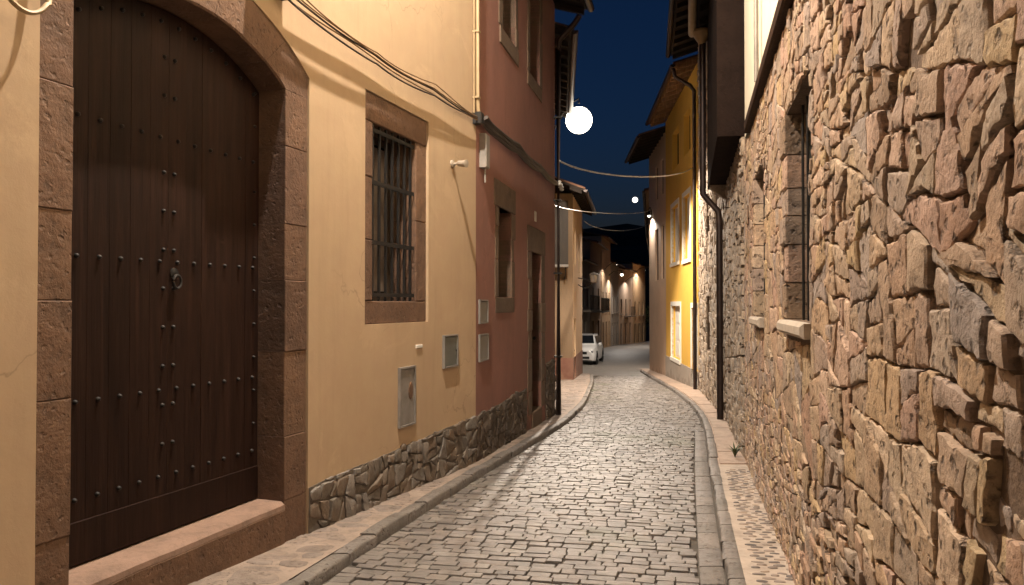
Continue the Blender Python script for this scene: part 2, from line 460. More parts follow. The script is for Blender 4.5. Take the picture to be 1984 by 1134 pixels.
def wall_mesh(fr, s0, s1, z0, z1, holes, t=0.0, depth=0.35, back=4.0, body=True, arch=None):
    """front sheet with rectangular holes and reveals, plus the sides, top and back of the house body.
    arch = (sl, sr, spring, radius_fn): one opening whose head follows radius_fn(s)"""
    mb = MB(); P = fr.P
    ss = sorted(set([s0, s1] + [h[0] for h in holes] + [h[1] for h in holes]))
    zs = sorted(set([z0, z1] + [h[2] for h in holes] + [h[3] for h in holes]))
    for i in range(len(ss) - 1):
        for j in range(len(zs) - 1):
            a, b, c, d = ss[i], ss[i + 1], zs[j], zs[j + 1]
            ms, mz = (a + b) / 2, (c + d) / 2
            if any(h[0] < ms < h[1] and h[2] < mz < h[3] for h in holes): continue
            mb.add([P(a, t, c), P(b, t, c), P(b, t, d), P(a, t, d)], [(0, 1, 2, 3)])
    if arch:
        sl, sr, ztop, fn = arch       # fills between the arch curve and ztop
        n = 18
        for i in range(n):
            a = sl + (sr - sl) * i / n; b = sl + (sr - sl) * (i + 1) / n
            mb.add([P(a, t, fn(a)), P(b, t, fn(b)), P(b, t, ztop), P(a, t, ztop)], [(0, 1, 2, 3)])
            mb.add([P(a, t, fn(a)), P(b, t, fn(b)), P(b, t - depth, fn(b)), P(a, t - depth, fn(a))], [(0, 1, 2, 3)])
    for (a, b, c, d) in holes:
        q = [(a, c), (b, c), (b, d), (a, d)]
        for k in range(4):
            if arch and k == 2 and abs(d - arch[2]) < 1e-6 and abs(a - arch[0]) < 1e-6: continue
            (x0, y0), (x1, y1) = q[k], q[(k + 1) % 4]
            mb.add([P(x0, t, y0), P(x1, t, y1), P(x1, t - depth, y1), P(x0, t - depth, y0)], [(0, 1, 2, 3)])
    if body:
        tb = -back
        mb.add([P(s0, t, z0), P(s0, tb, z0), P(s0, tb, z1), P(s0, t, z1)], [(0, 1, 2, 3)])
        mb.add([P(s1, t, z0), P(s1, tb, z0), P(s1, tb, z1), P(s1, t, z1)], [(0, 1, 2, 3)])
        mb.add([P(s0, tb, z0), P(s1, tb, z0), P(s1, tb, z1), P(s0, tb, z1)], [(0, 1, 2, 3)])
        mb.add([P(s0, t, z1), P(s1, t, z1), P(s1, tb, z1), P(s0, tb, z1)], [(0, 1, 2, 3)])
        # closed back of every opening (dark room behind)
    return mb
def roof(fr, s0, s1, z, over, parent, depth=4.0, rise=1.3, soffit=None, mat=None, gutter=True, rafters=True, gmat=None, over_end=0.0, tiles=True):
    P = fr.P
    a, b = s0 - over_end, s1 + over_end
    k = rise / depth
    zo = z - k * over
    mb = MB()
    mb.hexa([P(a, over, zo), P(b, over, zo), P(b, -depth, z + rise), P(a, -depth, z + rise),
             P(a, over, zo + 0.07), P(b, over, zo + 0.07), P(b, -depth, z + rise + 0.07), P(a, -depth, z + rise + 0.07)])
    ro = mb.build('roof', soffit or M_SOFFIT, parent)
    if tiles:
        tm = MB()
        n = max(2, int((b - a) / 0.24))
        for i in range(n):
            sc = a + (b - a) * (i + 0.5) / n
            ring0, ring1 = [], []
            for q in range(6):
                an = math.pi * q / 5
                ds, dz = math.cos(an) * 0.115, math.sin(an) * 0.08
                ring0.append(P(sc + ds, over + 0.06, zo + 0.072 - k * 0.06 + dz))
                ring1.append(P(sc + ds, -depth, z + rise + 0.072 + dz))
            tm.add(ring0 + ring1, [(q, q + 1, q + 7, q + 6) for q in range(5)] + [(5, 4, 3, 2, 1, 0)])
        tm.build('roof_tiles', M_TILE, ro, kind='stuff')
    if rafters:
        n = max(2, int((b - a) / 0.6))
        for i in range(n + 1):
            sc = a + 0.06 + (b - a - 0.12) * i / n
            m2 = MB()
            m2.hexa([P(sc - .045, over - 0.05, zo + k * .05 - .12), P(sc + .045, over - 0.05, zo + k * .05 - .12), P(sc + .045, 0.0, z - .12), P(sc - .045, 0.0, z - .12),
                     P(sc - .045, over - 0.05, zo + k * .05 - .003), P(sc + .045, over - 0.05, zo + k * .05 - .003), P(sc + .045, 0.0, z - .003), P(sc - .045, 0.0, z - .003)])
            m2.build('rafter', soffit or M_SOFFIT, ro)
    if gutter:
        g = MB()
        pr = []
        for q in range(7):
            an = math.pi * q / 6
            pr.append((over + 0.075 + math.cos(an) * 0.07, zo + 0.03 - math.sin(an) * 0.08))
        for sc in (a, b):
            for (t_, z_) in pr: g.v.append(P(sc, t_, z_)); g.t.append(0.5)
        g.f += [(q, q + 1, q + 8, q + 7) for q in range(6)] + [(0, 1, 2, 3, 4, 5, 6), (13, 12, 11, 10, 9, 8, 7)]
        g.build('gutter', gmat or M_PIPE, ro)
    return ro
def pane_window(fr, s0, s1, z0, z1, parent, t=-0.15, fmat=None, bars=1, name='window', rails=1, glass=None, fw=0.06):
    """casement: frame, glazing bars and panes"""
    fmat = fmat or M_SHUT
    mb = MB()
    for (a, b, c, d) in ((s0, s0 + fw, z0, z1), (s1 - fw, s1, z0, z1), (s0 + fw, s1 - fw, z0, z0 + fw), (s0 + fw, s1 - fw, z1 - fw, z1)):
        mb.box(fr, a, b, t - 0.05, t, c, d)
    for k in range(bars):
        c = s0 + (s1 - s0) * (k + 1) / (bars + 1)
        mb.box(fr, c - fw / 2, c + fw / 2, t - 0.045, t - 0.003, z0 + fw, z1 - fw)
    wdw = mb.build(name, fmat, parent)
    for k in range(bars + 1):
        a = s0 + (s1 - s0) * k / (bars + 1); b = s0 + (s1 - s0) * (k + 1) / (bars + 1)
        m2 = MB(); m2.box(fr, a + fw / 2, b - fw / 2, t - 0.035, t - 0.025, z0 + fw * .9, z1 - fw * .9)
        m2.build('pane', glass or M_GLASS, wdw)
    for k in range(rails):
        c = z0 + (z1 - z0) * (k + 1) / (rails + 1)
        m3 = MB(); m3.box(fr, s0 + fw, s1 - fw, t - 0.04, t - 0.008, c - 0.02, c + 0.02)
        m3.build('glazing_bar', fmat, wdw)
    return wdw
def board_door(fr, s0, s1, z0, z1, parent, t, mat, n=5, name='door', handle=True, th=0.05):
    rnd = random.Random(int(s0 * 991 + z1 * 77))
    mb = MB(); mb.box(fr, s0, s1, t - th, t - 0.02, z0, z1)
    d = mb.build(name, mat, parent)
    for i in range(n):
        a = s0 + (s1 - s0) * i / n; b = s0 + (s1 - s0) * (i + 1) / n
        m2 = MB(); m2.tone = rnd.random()
        m2.bbox(fr, a + 0.003, b - 0.003, t - 0.02, t + rnd.uniform(-.002, .002), z0 + 0.002, z1 - 0.002, 0.006)
        m2.build('plank', mat, d)
    if handle:
        m3 = MB(); q = fr.P(s1 - 0.1, t, z0 + (z1 - z0) * 0.45)
        m3.lathe(q, [(0.012, 0), (0.012, 0.04), (0.032, 0.05), (0.032, 0.07), (0.01, 0.085)], 10, fr.n)
        m3.build('handle', M_IRON, d, 40)
    return d

# ------------------------------------------------------------------ rubble masonry
def clip(poly, a, b, c):
    """keep the part of a convex polygon with a*x+b*y <= c"""
    out = []
    n = len(poly)
    for i in range(n):
        p, q = poly[i], poly[(i + 1) % n]
        dp = a * p[0] + b * p[1] - c; dq = a * q[0] + b * q[1] - c
        if dp <= 0: out.append(p)
        if (dp < 0 < dq) or (dq < 0 < dp):
            f = dp / (dp - dq)
            out.append((p[0] + (q[0] - p[0]) * f, p[1] + (q[1] - p[1]) * f))
    return out
def area(p):
    return 0.5 * sum(p[i][0] * p[(i + 1) % len(p)][1] - p[(i + 1) % len(p)][0] * p[i][1] for i in range(len(p)))
def bsp(poly, rnd, thr, aspect, out, tilt=0.2, depth=0):
    A = area(poly)
    if A < thr(poly) * rnd.uniform(0.55, 1.9) or len(poly) < 3 or depth > 16:
        if A > 0.0015: out.append(poly)
        return
    xs = [p[0] for p in poly]; ys = [p[1] for p in poly]
    wd, ht = max(xs) - min(xs), max(ys) - min(ys)
    asp = (aspect(poly) if callable(aspect) else aspect) * math.exp(rnd.gauss(0, 0.38))
    f = rnd.uniform(0.34, 0.66)
    an = rnd.gauss(0, tilt)
    if wd > ht * asp:
        nx, ny = math.cos(an), math.sin(an)
    else:
        nx, ny = math.sin(an), math.cos(an)
    pr = [nx * p[0] + ny * p[1] for p in poly]
    c = min(pr) + (max(pr) - min(pr)) * f
    bsp(clip(poly, nx, ny, c), rnd, thr, aspect, out, tilt, depth + 1)
    bsp(clip(poly, -nx, -ny, -c), rnd, thr, aspect, out, tilt, depth + 1)
def subtract(polys, h):
    a, b, c, d = h
    out = []
    for p in polys:
        xs = [q[0] for q in p]; ys = [q[1] for q in p]
        if max(xs) <= a or min(xs) >= b or max(ys) <= c or min(ys) >= d:
            out.append(p); continue
        rest = p
        for (nx, ny, cc) in ((1, 0, a), (-1, 0, -b), (0, 1, c), (0, -1, -d)):
            if len(rest) < 3: break
            piece = clip(rest, nx, ny, cc)
            if len(piece) >= 3 and area(piece) > 0.003: out.append(piece)
            rest = clip(rest, -nx, -ny, -cc)
    return out
def inset(poly, g):
    n = len(poly)
    res = poly
    for i in range(n):
        p, q = poly[i], poly[(i + 1) % n]
        dx, dy = q[0] - p[0], q[1] - p[1]
        L = math.hypot(dx, dy)
        if L < 1e-5: continue
        nx, ny = dy / L, -dx / L
        res = clip(res, nx, ny, nx * p[0] + ny * p[1] - g)
        if len(res) < 3: return []
    return res
def resample(poly, step):
    out = []
    n = len(poly)
    for i in range(n):
        p, q = poly[i], poly[(i + 1) % n]
        L = math.hypot(q[0] - p[0], q[1] - p[1])
        k = max(1, int(round(L / step)))
        for j in range(k):
            f = j / k
            out.append((p[0] + (q[0] - p[0]) * f, p[1] + (q[1] - p[1]) * f))
    return out
def smooth_poly(p, k=0.5):
    n = len(p)
    return [(p[i][0] * (1 - k) + (p[i - 1][0] + p[(i + 1) % n][0]) * k / 2, p[i][1] * (1 - k) + (p[i - 1][1] + p[(i + 1) % n][1]) * k / 2) for i in range(n)]
def warp(p, amp=0.05, sc=1.7):
    v = noise.noise_vector(Vector((p[0] * sc, p[1] * sc, 3.7)))
    v2 = noise.noise_vector(Vector((p[0] * sc * 3, p[1] * sc * 3, 9.1)))
    return (p[0] + v.x * amp + v2.x * amp * .4, p[1] + v.y * amp + v2.y * amp * .4)
def stone(mb, fr, poly, rnd, h=(0.02, 0.06), gap=0.012, step=0.04, t0=-0.06, rough=1.0, wamp=0.05, tiltamt=0.16, rings=True, wfn=None, face=1.0, crisp=0.25):
    """one dressed-by-hammer stone with an irregular outline and face"""
    ip = inset(poly, gap * rnd.uniform(0.6, 1.5))
    if len(ip) < 3 or area(ip) < 0.0012: return False
    pts = resample(ip, step)
    if len(pts) < 5: pts = resample(ip, step * 0.5)
    pts = smooth_poly(pts, crisp)
    if wamp: pts = [warp(p, wamp * (wfn(p) if wfn else 1)) for p in pts]
    pts = [(p[0] + rnd.gauss(0, step * 0.10 * rough), p[1] + rnd.gauss(0, step * 0.10 * rough)) for p in pts]
    n = len(pts)
    cx = sum(p[0] for p in pts) / n; cz = sum(p[1] for p in pts) / n
    size = math.sqrt(abs(area(pts)))
    hh = rnd.uniform(*h)
    ta, tb = rnd.gauss(0, tiltamt), rnd.gauss(0, tiltamt)
    sd = rnd.uniform(0, 50)
    mb.tone = rnd.random()
    def T(s_, z_, base, nz):
        q = Vector((s_ * 7, z_ * 7, sd))
        e = noise.noise(q) * 0.013 + noise.noise(q * 2.7) * 0.008 + noise.noise(q * 6.1) * 0.005
        return base + nz * (ta * (s_ - cx) + tb * (z_ - cz) + e * rough * face)
    ed = min(0.008, size * 0.06)
    vs = []
    lay = [(1.0, 'o', t0), (1.0, 'o', t0 + (hh - t0) * 0.93), (0, 'i', hh)]
    if rings: lay += [(0.66, 's', hh + 0.0015), (0.30, 's', hh + 0.002)]
    for (k, kind, tt) in lay:
        for i, p in enumerate(pts):
            dx, dz = cx - p[0], cz - p[1]
            L = math.hypot(dx, dz) + 1e-6
            if kind == 'o':
                x, z = p; nz = 0.7 if tt > t0 else 0
            elif kind == 'i':
                m = min(ed * (0.5 + 0.9 * abs(noise.noise(Vector((p[0] * 14, p[1] * 14, sd + 3))) * 1.6)), L * 0.4)
                x, z = p[0] + dx / L * m, p[1] + dz / L * m; nz = 1
            else:
                x, z = cx - dx * k, cz - dz * k; nz = 1
            vs.append(fr.P(x, max(t0, T(x, z, tt, nz)), z))
    nl = len(lay)
    vs.append(fr.P(cx, T(cx, cz, hh + 0.002, 1), cz))
    fs = []
    for r_ in range(nl - 1):
        for i in range(n):
            j = (i + 1) % n
            fs.append((r_ * n + i, r_ * n + j, (r_ + 1) * n + j, (r_ + 1) * n + i))
    for i in range(n):
        fs.append(((nl - 1) * n + i, (nl - 1) * n + (i + 1) % n, nl * n))
    mb.add(vs, fs)
    return True
def screen_area(pts3):
    """rough size in the photograph, used only to choose which pieces become single parts"""
    q = []
    for p in pts3:
        if p[1] < 0.4: return 0.0
        q.append((992 + 1500 * p[0] / p[1], 590 - 1500 * (p[2] - 1.6) / p[1]))
    mx = sum(a[0] for a in q) / len(q); my = sum(a[1] for a in q) / len(q)
    if not (-40 < mx < 2024 and -40 < my < 1174): return 0.0
    return abs(area(q))

# ================================================================== THE SETTING
# ---- far terrain and hill
mb = MB()
xs_ = [-600, -60, -20, 0, 8, 20, 60, 600]
ys_ = [-60, -10, 0, 14, 42, 62, 90, 140, 400, 900]
for y in ys_:
    for x in xs_: mb.v.append((x, y, zg(y) - 0.35)); mb.t.append(.5)
nx = len(xs_)
for j in range(len(ys_) - 1):
    for i in range(nx - 1): mb.f.append((j * nx + i, j * nx + i + 1, (j + 1) * nx + i + 1, (j + 1) * nx + i))
mb.build('ground', M_GROUND, kind='structure')
mb = MB()
nxh, nyh = 60, 16
for j in range(nyh):
    y = 230 + j * 28
    for i in range(nxh):
        x = -500 + i * 20
        e = math.sin(math.pi * min(1, j / (nyh - 1)) * 0.5)
        top = 62 + 16 * noise.noise(Vector((x * .006, 2.2, 0))) + 7 * noise.noise(Vector((x * .02, y * .02, 5)))
        top -= 0.02 * abs(x - 60)
        mb.v.append((x, y, -6 + (top + 6) * e + 2.0 * noise.noise(Vector((x * .07, y * .07, 1))) * e)); mb.t.append(.5)
for j in range(nyh - 1):
    for i in range(nxh - 1): mb.f.append((j * nxh + i, j * nxh + i + 1, (j + 1) * nxh + i + 1, (j + 1) * nxh + i))
mb.build('hill', M_HILL, kind='structure')

# ---- road: bed of dirt with stone setts
def strip(name, mat, left, right, y0, y1, dz, n=60, kind='structure', skirt=0.0, ny=3):
    mb = MB()
    for j in range(n + 1):
        y = y0 + (y1 - y0) * j / n
        a, b = left(y), right(y)
        for i in range(ny + 1): mb.v.append((a + (b - a) * i / ny, y, zg(y) + dz)); mb.t.append(.5)
    m = ny + 1
    for j in range(n):
        for i in range(ny): mb.f.append((j * m + i, j * m + i + 1, (j + 1) * m + i + 1, (j + 1) * m + i))
    return mb.build(name, mat, kind=kind)
def far_l(y): return interp(y, [30, 36, 44, 50, 65.5, 81, 97, 120], [1.8, -6, -6, 3.5, 7.0, 10.6, 16.0, 30])
def far_r(y): return interp(y, [30, 36, 61, 97, 120], [6.2, 7.2, 11.6, 18.2, 34])
GUT = 0.19
road = strip('road', M_ROADB, lambda y: lk(y) - 0.1, lambda y: rk(y) + 0.1, -3, 31, -0.022, 120)
M_SETTF = m_stone('far_cobble', [(0.22, 0.2, 0.18), (0.22, 0.2, 0.18)], rough=0.5, b1=0.4, b2=0.6, moss=0.4)
strip('road_far', M_SETTF, far_l, far_r, 30.9, 120, -0.004, 90)
rnd = random.Random(7)
setts = []
SD = Vector((0.235, 1.0)).normalized()         # street direction
SN = Vector((SD.y, -SD.x))                     # across, to the right
def sett(mb, c, hw, hl, rot, z, rnd):
    """one worn sett: chamfered block with a slightly domed top"""
    d = Vector((SD.x * math.cos(rot) - SD.y * math.sin(rot), SD.x * math.sin(rot) + SD.y * math.cos(rot)))
    a = Vector((d.y, -d.x))
    ch = min(hw, hl) * 0.17
    def pt(u, v, dz):
        q = c + a * u + d * v
        return (q.x, q.y, z + zg(q.y) + dz)
    j = lambda s=0.004: rnd.gauss(0, s)
    cs = [(-hw + j(), -hl + j()), (hw + j(), -hl + j()), (hw + j(), hl + j()), (-hw + j(), hl + j())]
    base, rim, top = [], [], []
    for i in range(4):
        p = Vector(cs[i]); q = Vector(cs[(i + 1) % 4]); o = Vector(cs[i - 1])
        e1 = (q - p).normalized(); e0 = (o - p).normalized()
        for e, s_ in ((e0, 1), (e1, 1)):
            r_ = p + e * ch * rnd.uniform(.5, 1.2)
            base.append(pt(r_.x, r_.y, -0.05))
            rim.append(pt(r_.x, r_.y, -0.010 + j(.0015)))
            k = 1 - ch * 0.55 / max(hw, hl)
            top.append(pt(r_.x * (1 - 0.30 * ch / hw), r_.y * (1 - 0.35 * ch / hl), j(.0015)))
    mb.tone = rnd.random()
    vs = base + rim + top + [pt(j(.01), j(.01), 0.004 + j(.002))]
    fs = []
    for L in (0, 8):
        for i in range(8): fs.append((L + i, L + (i + 1) % 8, L + 8 + (i + 1) % 8, L + 8 + i))
    for i in range(8): fs.append((16 + i, 16 + (i + 1) % 8, 24))
    mb.add(vs, fs)
s = -2.2
while s < 32.5:
    rl = rnd.uniform(0.088, 0.125)
    # row across the street at arc position s along the right kerb direction
    u = -3.6 - rnd.uniform(0, .3)
    while u < 3.6:
        wd = rnd.choice([rnd.uniform(.09, .13), rnd.uniform(.11, .17), rnd.uniform(.14, .23)])
        cc = Vector((0.2, 0.0)) + SD * s + SN * (u + wd / 2)
        cc += SD * (0.035 * noise.noise(Vector((cc.x * 0.9, cc.y * 0.9, 0))))
        y = cc.y
        L_, R_ = lk(y) + 0.03, rk(y) - (GUT if y < 13 else 0.03)
        if y < 31.2 and cc.x + wd / 2 > L_ + 0.05 and cc.x - wd / 2 < R_ - 0.05 and cc.y > -2:
            hw = wd / 2 - 0.004
            x0, x1 = cc.x - hw, cc.x + hw
            if x0 < L_: x0 = L_
            if x1 > R_: x1 = R_
            if x1 - x0 > 0.05:
                c2 = Vector(((x0 + x1) / 2, cc.y - (((x0 + x1) / 2) - cc.x) * 0.235))
                setts.append((c2, (x1 - x0) / 2, rl / 2 - 0.004, rnd.gauss(0, .02), rnd.gauss(0, .0035)))
        u += wd
    s += rl
def sett_screen(q):
    c, hw, hl = q[0], q[1], q[2]
    z = zg(c.y)
    return screen_area([(c.x - hw, c.y - hl, z), (c.x + hw, c.y - hl, z), (c.x + hw, c.y + hl, z), (c.x - hw, c.y + hl, z)])
order = sorted(range(len(setts)), key=lambda i: -sett_screen(setts[i]))
single = set(order[:300])
rest = MB()
for i, q in enumerate(setts):
    if i in single:
        m1 = MB(); sett(m1, *q, rnd); m1.build('sett', M_SETT, road, 50)
    else: sett(rest, *q, rnd)
rest.build('setts', M_SETT, road, 50, kind='stuff')

# ---- pavements and kerbs
YW = Frame((-3.581 - .334 * 3, -3), (-0.44, 9.406), 1)       # yellow house wall line
RW = Frame((-0.44, 9.406), (0.83, 14.99), 1)                   # red house
BW = Frame((0.74, 15.05), (1.17, 22.0), 1)                     # brown house behind it
TN = Frame((0.6, 26.8), (2.11, 26.8), 1)                       # tan house, end facing the camera
TS = Frame((2.11, 26.8), (2.87, 31.67), 1)                     # tan house, street side
SW = Frame((0.375, -1), (2.866, 9.6), -1)                      # stone house
R2 = Frame((2.866, 9.6), (3.92, 14.25), -1)
R3 = Frame((3.92, 14.25), (5.25, 21.75), -1)
R4 = Frame((5.28, 21.9), (5.81, 29.2), -1)
R5 = Frame((5.82, 29.25), (6.13, 34.55), -1)
def lwall(y): return interp(y, [-3, 9.406, 14.99, 15.05, 22, 26.8, 31.7, 36], [-4.583, -.44, .83, .74, 1.1, 1.2, 2.0, -3])
def rwall(y): return interp(y, [-1, 9.6, 14.25, 21.75, 29.2, 36], [.375, 2.866, 3.92, 5.25, 5.81, 6.3])
KW = 0.13
walk_l = strip('sidewalk_left', M_WALK, lambda y: lwall(y) - 0.25, lambda y: lk(y) - KW + 0.02, -3, 31.2, KH - 0.006, 120)
KWR = 0.12
walk_r = strip('sidewalk_right', M_PMORT, lambda y: rk(y) + KWR - .02, lambda y: rwall(y) + 0.3, -3, 9.25, KH - 0.012, 80)
walk_r2 = strip('sidewalk_right_far', M_SLAB, lambda y: rk(y) + KWR - .02, lambda y: rwall(y) + 0.3, 9.25, 36, KH - 0.018, 80)
def kerb_run(name, fn, side, width, y0, y1, mat, h, lens):
    rnd = random.Random(hash(name) % 1000 if False else len(name) * 31)
    root = None
    y = y0
    mbb = MB()
    n = 80
    pts = []
    # bedding strip under the stones
    for j in range(n + 1):
        yy = y0 + (y1 - y0) * j / n
        a = fn(yy); b = a + side * width
        mbb.v += [(a + side * .01, yy, zg(yy) - 0.01), (b - side * .005, yy, zg(yy) - 0.01), (a + side * .012, yy, zg(yy) + h - 0.02), (b - side * .005, yy, zg(yy) + h - 0.02)]
        mbb.t += [.5] * 4
    for j in range(n):
        o = j * 4
        mbb.f += [(o, o + 4, o + 6, o + 2), (o + 2, o + 6, o + 7, o + 3)]
    root = mbb.build(name, M_ROADB, kind='structure')
    while y < y1:
        L = rnd.uniform(*lens)
        ya, yb = y + 0.006, min(y + L, y1) - 0.006
        if yb - ya > 0.1:
            m = MB(); m.tone = rnd.random()
            k = 4
            dzz = rnd.gauss(0, .005); dx = rnd.gauss(0, .006)
            rows = []
            for j in range(k + 1):
                yy = ya + (yb - ya) * j / k
                a = fn(yy) + dx; b = a + side * (width - .006)
                e = 0.012 if j in (0, k) else 0.0
                z = zg(yy) + dzz
                w1 = rnd.gauss(0, .005)
                rows += [(a, yy, z - .06), (a + w1, yy, z + h - .022), (a + side * .006 + w1, yy, z + h - .008 - e * .4), (a + side * .02, yy, z + h - e * .6), (b - side * .012, yy, z + h - e * .6), (b, yy, z + h - .012), (b, yy, z - .06)]
            fs = []
            for j in range(k):
                for i in range(6): fs.append((j * 7 + i, j * 7 + i + 1, (j + 1) * 7 + i + 1, (j + 1) * 7 + i))
            fs += [tuple(range(6, -1, -1)), tuple(k * 7 + i for i in range(7))]
            m.add(rows, fs)
            m.build('kerb_stone', mat, root, 50)
        y += L
    return root
kerb_run('kerb_left', lk, -1, KW, -2.5, 31.0, M_KERB, KH, (0.45, 0.85))
kerb_run('kerb_right', rk, 1, KWR, -2.5, 34.0, M_KERB, KH - .01, (0.4, 0.8))
# gutter stones along the right kerb
gut = strip('gutter_bed', M_ROADB, lambda y: rk(y) - GUT, lambda y: rk(y) + .02, -2.5, 13.2, -0.02, 40)
y = -2.4
while y < 13.0:
    L = rnd.uniform(.32, .55)
    m = MB(); m.tone = rnd.random()
    rows = []
    dz = rnd.gauss(0, .003) - .004
    for j in range(3):
        yy = y + .006 + (L - .012) * j / 2
        a, b = rk(yy) - GUT + .012, rk(yy) - .012
        e = .006 if j != 1 else 0
        rows += [(a, yy, zg(yy) - .05 + dz), (a, yy, zg(yy) - .012 + dz), (a + .014, yy, zg(yy) - e + dz), (b - .014, yy, zg(yy) - e + dz), (b, yy, zg(yy) - .012 + dz), (b, yy, zg(yy) - .05 + dz)]
    fs = []
    for j in range(2):
        for i in range(5): fs.append((j * 6 + i, j * 6 + i + 1, (j + 1) * 6 + i + 1, (j + 1) * 6 + i))
    fs += [(5, 4, 3, 2, 1, 0), tuple(12 + i for i in range(6))]
    m.add(rows, fs); m.build('gutter_stone', M_KERB, gut, 50)
    y += L
# pebbles set in pale mortar, right pavement
def pebble(mb, x, y, a, b, h, rot, z):
    n = 9
    vs = []
    for (k, dz) in ((1.0, -.012), (.92, h * .55), (.62, h * .92)):
        for i in range(n):
            an = 2 * math.pi * i / n
            px, py = a * k * math.copysign(abs(math.cos(an)) ** .75, math.cos(an)), b * k * math.copysign(abs(math.sin(an)) ** .8, math.sin(an))
            vs.append((x + px * math.cos(rot) - py * math.sin(rot), y + px * math.sin(rot) + py * math.cos(rot), z + dz))
    vs.append((x, y, z + h))
    fs = []
    for L in (0, n):
        for i in range(n): fs.append((L + i, L + (i + 1) % n, L + n + (i + 1) % n, L + n + i))
    for i in range(n): fs.append((2 * n + i, 2 * n + (i + 1) % n, 3 * n))
    mb.add(vs, fs)
pebs = []
y = 1.0
row = 0
while y < 8.9:
    a0, a1 = rk(y) + KWR + .03, rwall(y) - .02
    x = a0 + (row % 2) * .04 + rnd.uniform(0, .02)
    while x < a1:
        hw = rnd.uniform(.028, .048)
        pebs.append((x + hw, y + rnd.gauss(0, .007) - (x - a0) * .2, hw, rnd.uniform(.013, .024), rnd.uniform(.004, .012), rnd.gauss(-.2, .12)))
        x += hw * 2 + rnd.uniform(.018, .045)
    y += rnd.uniform(.062, .08); row += 1
pebs.sort(key=lambda p: -screen_area([(p[0] - p[2], p[1] - p[3], -.1), (p[0] + p[2], p[1] - p[3], -.1), (p[0] + p[2], p[1] + p[3], -.1), (p[0] - p[2], p[1] + p[3], -.1)]))
rest = MB()
for i, p in enumerate(pebs):
    tone = min(1, max(0, rnd.gauss(.5, .3)))
    z = zg(p[1]) + KH - .012
    if i < 250:
        m = MB(); m.tone = tone; pebble(m, *p, z); m.build('pebble', M_PEB, walk_r, 60)
    else:
        rest.tone = tone; pebble(rest, *p, z)
rest.build('pebbles', M_PEB, walk_r, 60, kind='stuff')
# slabs further along the right pavement
y = 9.3
while y < 35:
    L = rnd.uniform(.7, 1.2)
    m = MB(); m.tone = rnd.random()
    ya, yb = y + .005, y + L - .005
    q = []
    for dz in (-.05, KH - .003 + rnd.gauss(0, .003)):
        q += [(rk(ya) + KWR + .004, ya, zg(ya) + dz), (rwall(ya) + .1, ya, zg(ya) + dz), (rwall(yb) + .1, yb, zg(yb) + dz), (rk(yb) + KWR + .004, yb, zg(yb) + dz)]
    m.hexa(q); m.build('paving_slab', M_SLAB, walk_r2)
    y += L
# irregular worn flags on the left pavement
fl = []
FLAT = Frame((0, 0), (0, 1), 1)
def flag_ok(p):
    cx = sum(q[0] for q in p) / len(p); cy = sum(q[1] for q in p) / len(p)
    return lwall(cy) - .1 < cx < lk(cy) - KW - .02
bsp([(-3.2, 1.5), (3.4, 1.5), (3.4, 31), (-3.2, 31)], rnd, lambda p: 0.05 + 0.004 * max(0, p[0][1]), 1.3, fl, .25)
flags = []
for p in fl:
    if not flag_ok(p): continue
    # trim to the pavement between wall and kerb
    cy = sum(q[1] for q in p) / len(p)
    sl = (lk(cy + .2) - lk(cy - .2)) / .4
    q = clip(p, 1, -sl, lk(cy) - KW - .012 - sl * cy)
    if len(q) > 2 and area(q) > .006: flags.append(q)
flags.sort(key=lambda p: -screen_area([(a, b, zg(b)) for a, b in p]))
rest = MB()
def flag(mb, p, rnd):
    ip = inset(p, .007)
    if len(ip) < 3: return
    ip = smooth_poly(resample(ip, .09), .4)
    n = len(ip); cx = sum(q[0] for q in ip) / n; cy = sum(q[1] for q in ip) / n
    mb.tone = rnd.random(); dz = KH - .003 + rnd.gauss(0, .0025)
    vs = [(a, b, zg(b) + KH - .03) for a, b in ip] + [(a, b, zg(b) + dz - .005) for a, b in ip]
    vs += [(a + (cx - a) * .08, b + (cy - b) * .08, zg(b) + dz + rnd.gauss(0, .001)) for a, b in ip] + [(cx, cy, zg(cy) + dz + .002)]
    fs = []
    for L in (0, n):
        for i in range(n): fs.append((L + i, L + (i + 1) % n, L + n + (i + 1) % n, L + n + i))
    for i in range(n): fs.append((2 * n + i, 2 * n + (i + 1) % n, 3 * n))
    mb.add(vs, fs)
M_FLAG = m_stone('worn_flagstone', [(0.20, 0.16, 0.135), (0.26, 0.205, 0.17), (0.23, 0.19, 0.165), (0.28, 0.22, 0.18)], rough=0.7, b1=0.6, b2=0.8, pit=0.7, dirt=0.6, speck=0.6)
for i, p in enumerate(flags):
    if i < 280:
        m = MB(); flag(m, p, rnd); m.build('paving_stone', M_FLAG, walk_l, 50)
    else: flag(rest, p, rnd)
rest.build('paving_stones', M_FLAG, walk_l, 50, kind='stuff')

# ================================================================== LEFT SIDE
# ---- yellow house with the arched portal
yh = empty('yellow_house', YW.P(YW.L / 2, 0, zg(4)), 'cream yellow plastered house with brown stone framed arched doorway and barred window', 'house')
SPR = 3.20
OL, OR_ = 7.36, 9.20                    # clear opening along the wall
OM = (OL + OR_) / 2
RAD = ((OR_ - OL) ** 2 / 4 + .28 ** 2) / (2 * .28)
ZC = SPR + .28 - RAD
def arch_in(s_): return ZC + math.sqrt(max(0, RAD ** 2 - (s_ - OM) ** 2))
SL, SR_ = 7.15, 9.49
RO = RAD + .30
def arch_out(s_):
    return ZC + math.sqrt(max(0, RO ** 2 - (s_ - OM) ** 2))
WS0, WS1, WZ0, WZ1 = 10.368, 11.703, 1.42, 3.515
wm = wall_mesh(YW, 0, YW.L, -.7, 9.3, [(SL, SR_, -.7, 4.2), (WS0, WS1, WZ0, WZ1)], 0, .06, 5, True, (SL, SR_, 4.2, arch_out))
wm.build('wall', M_YEL, yh)
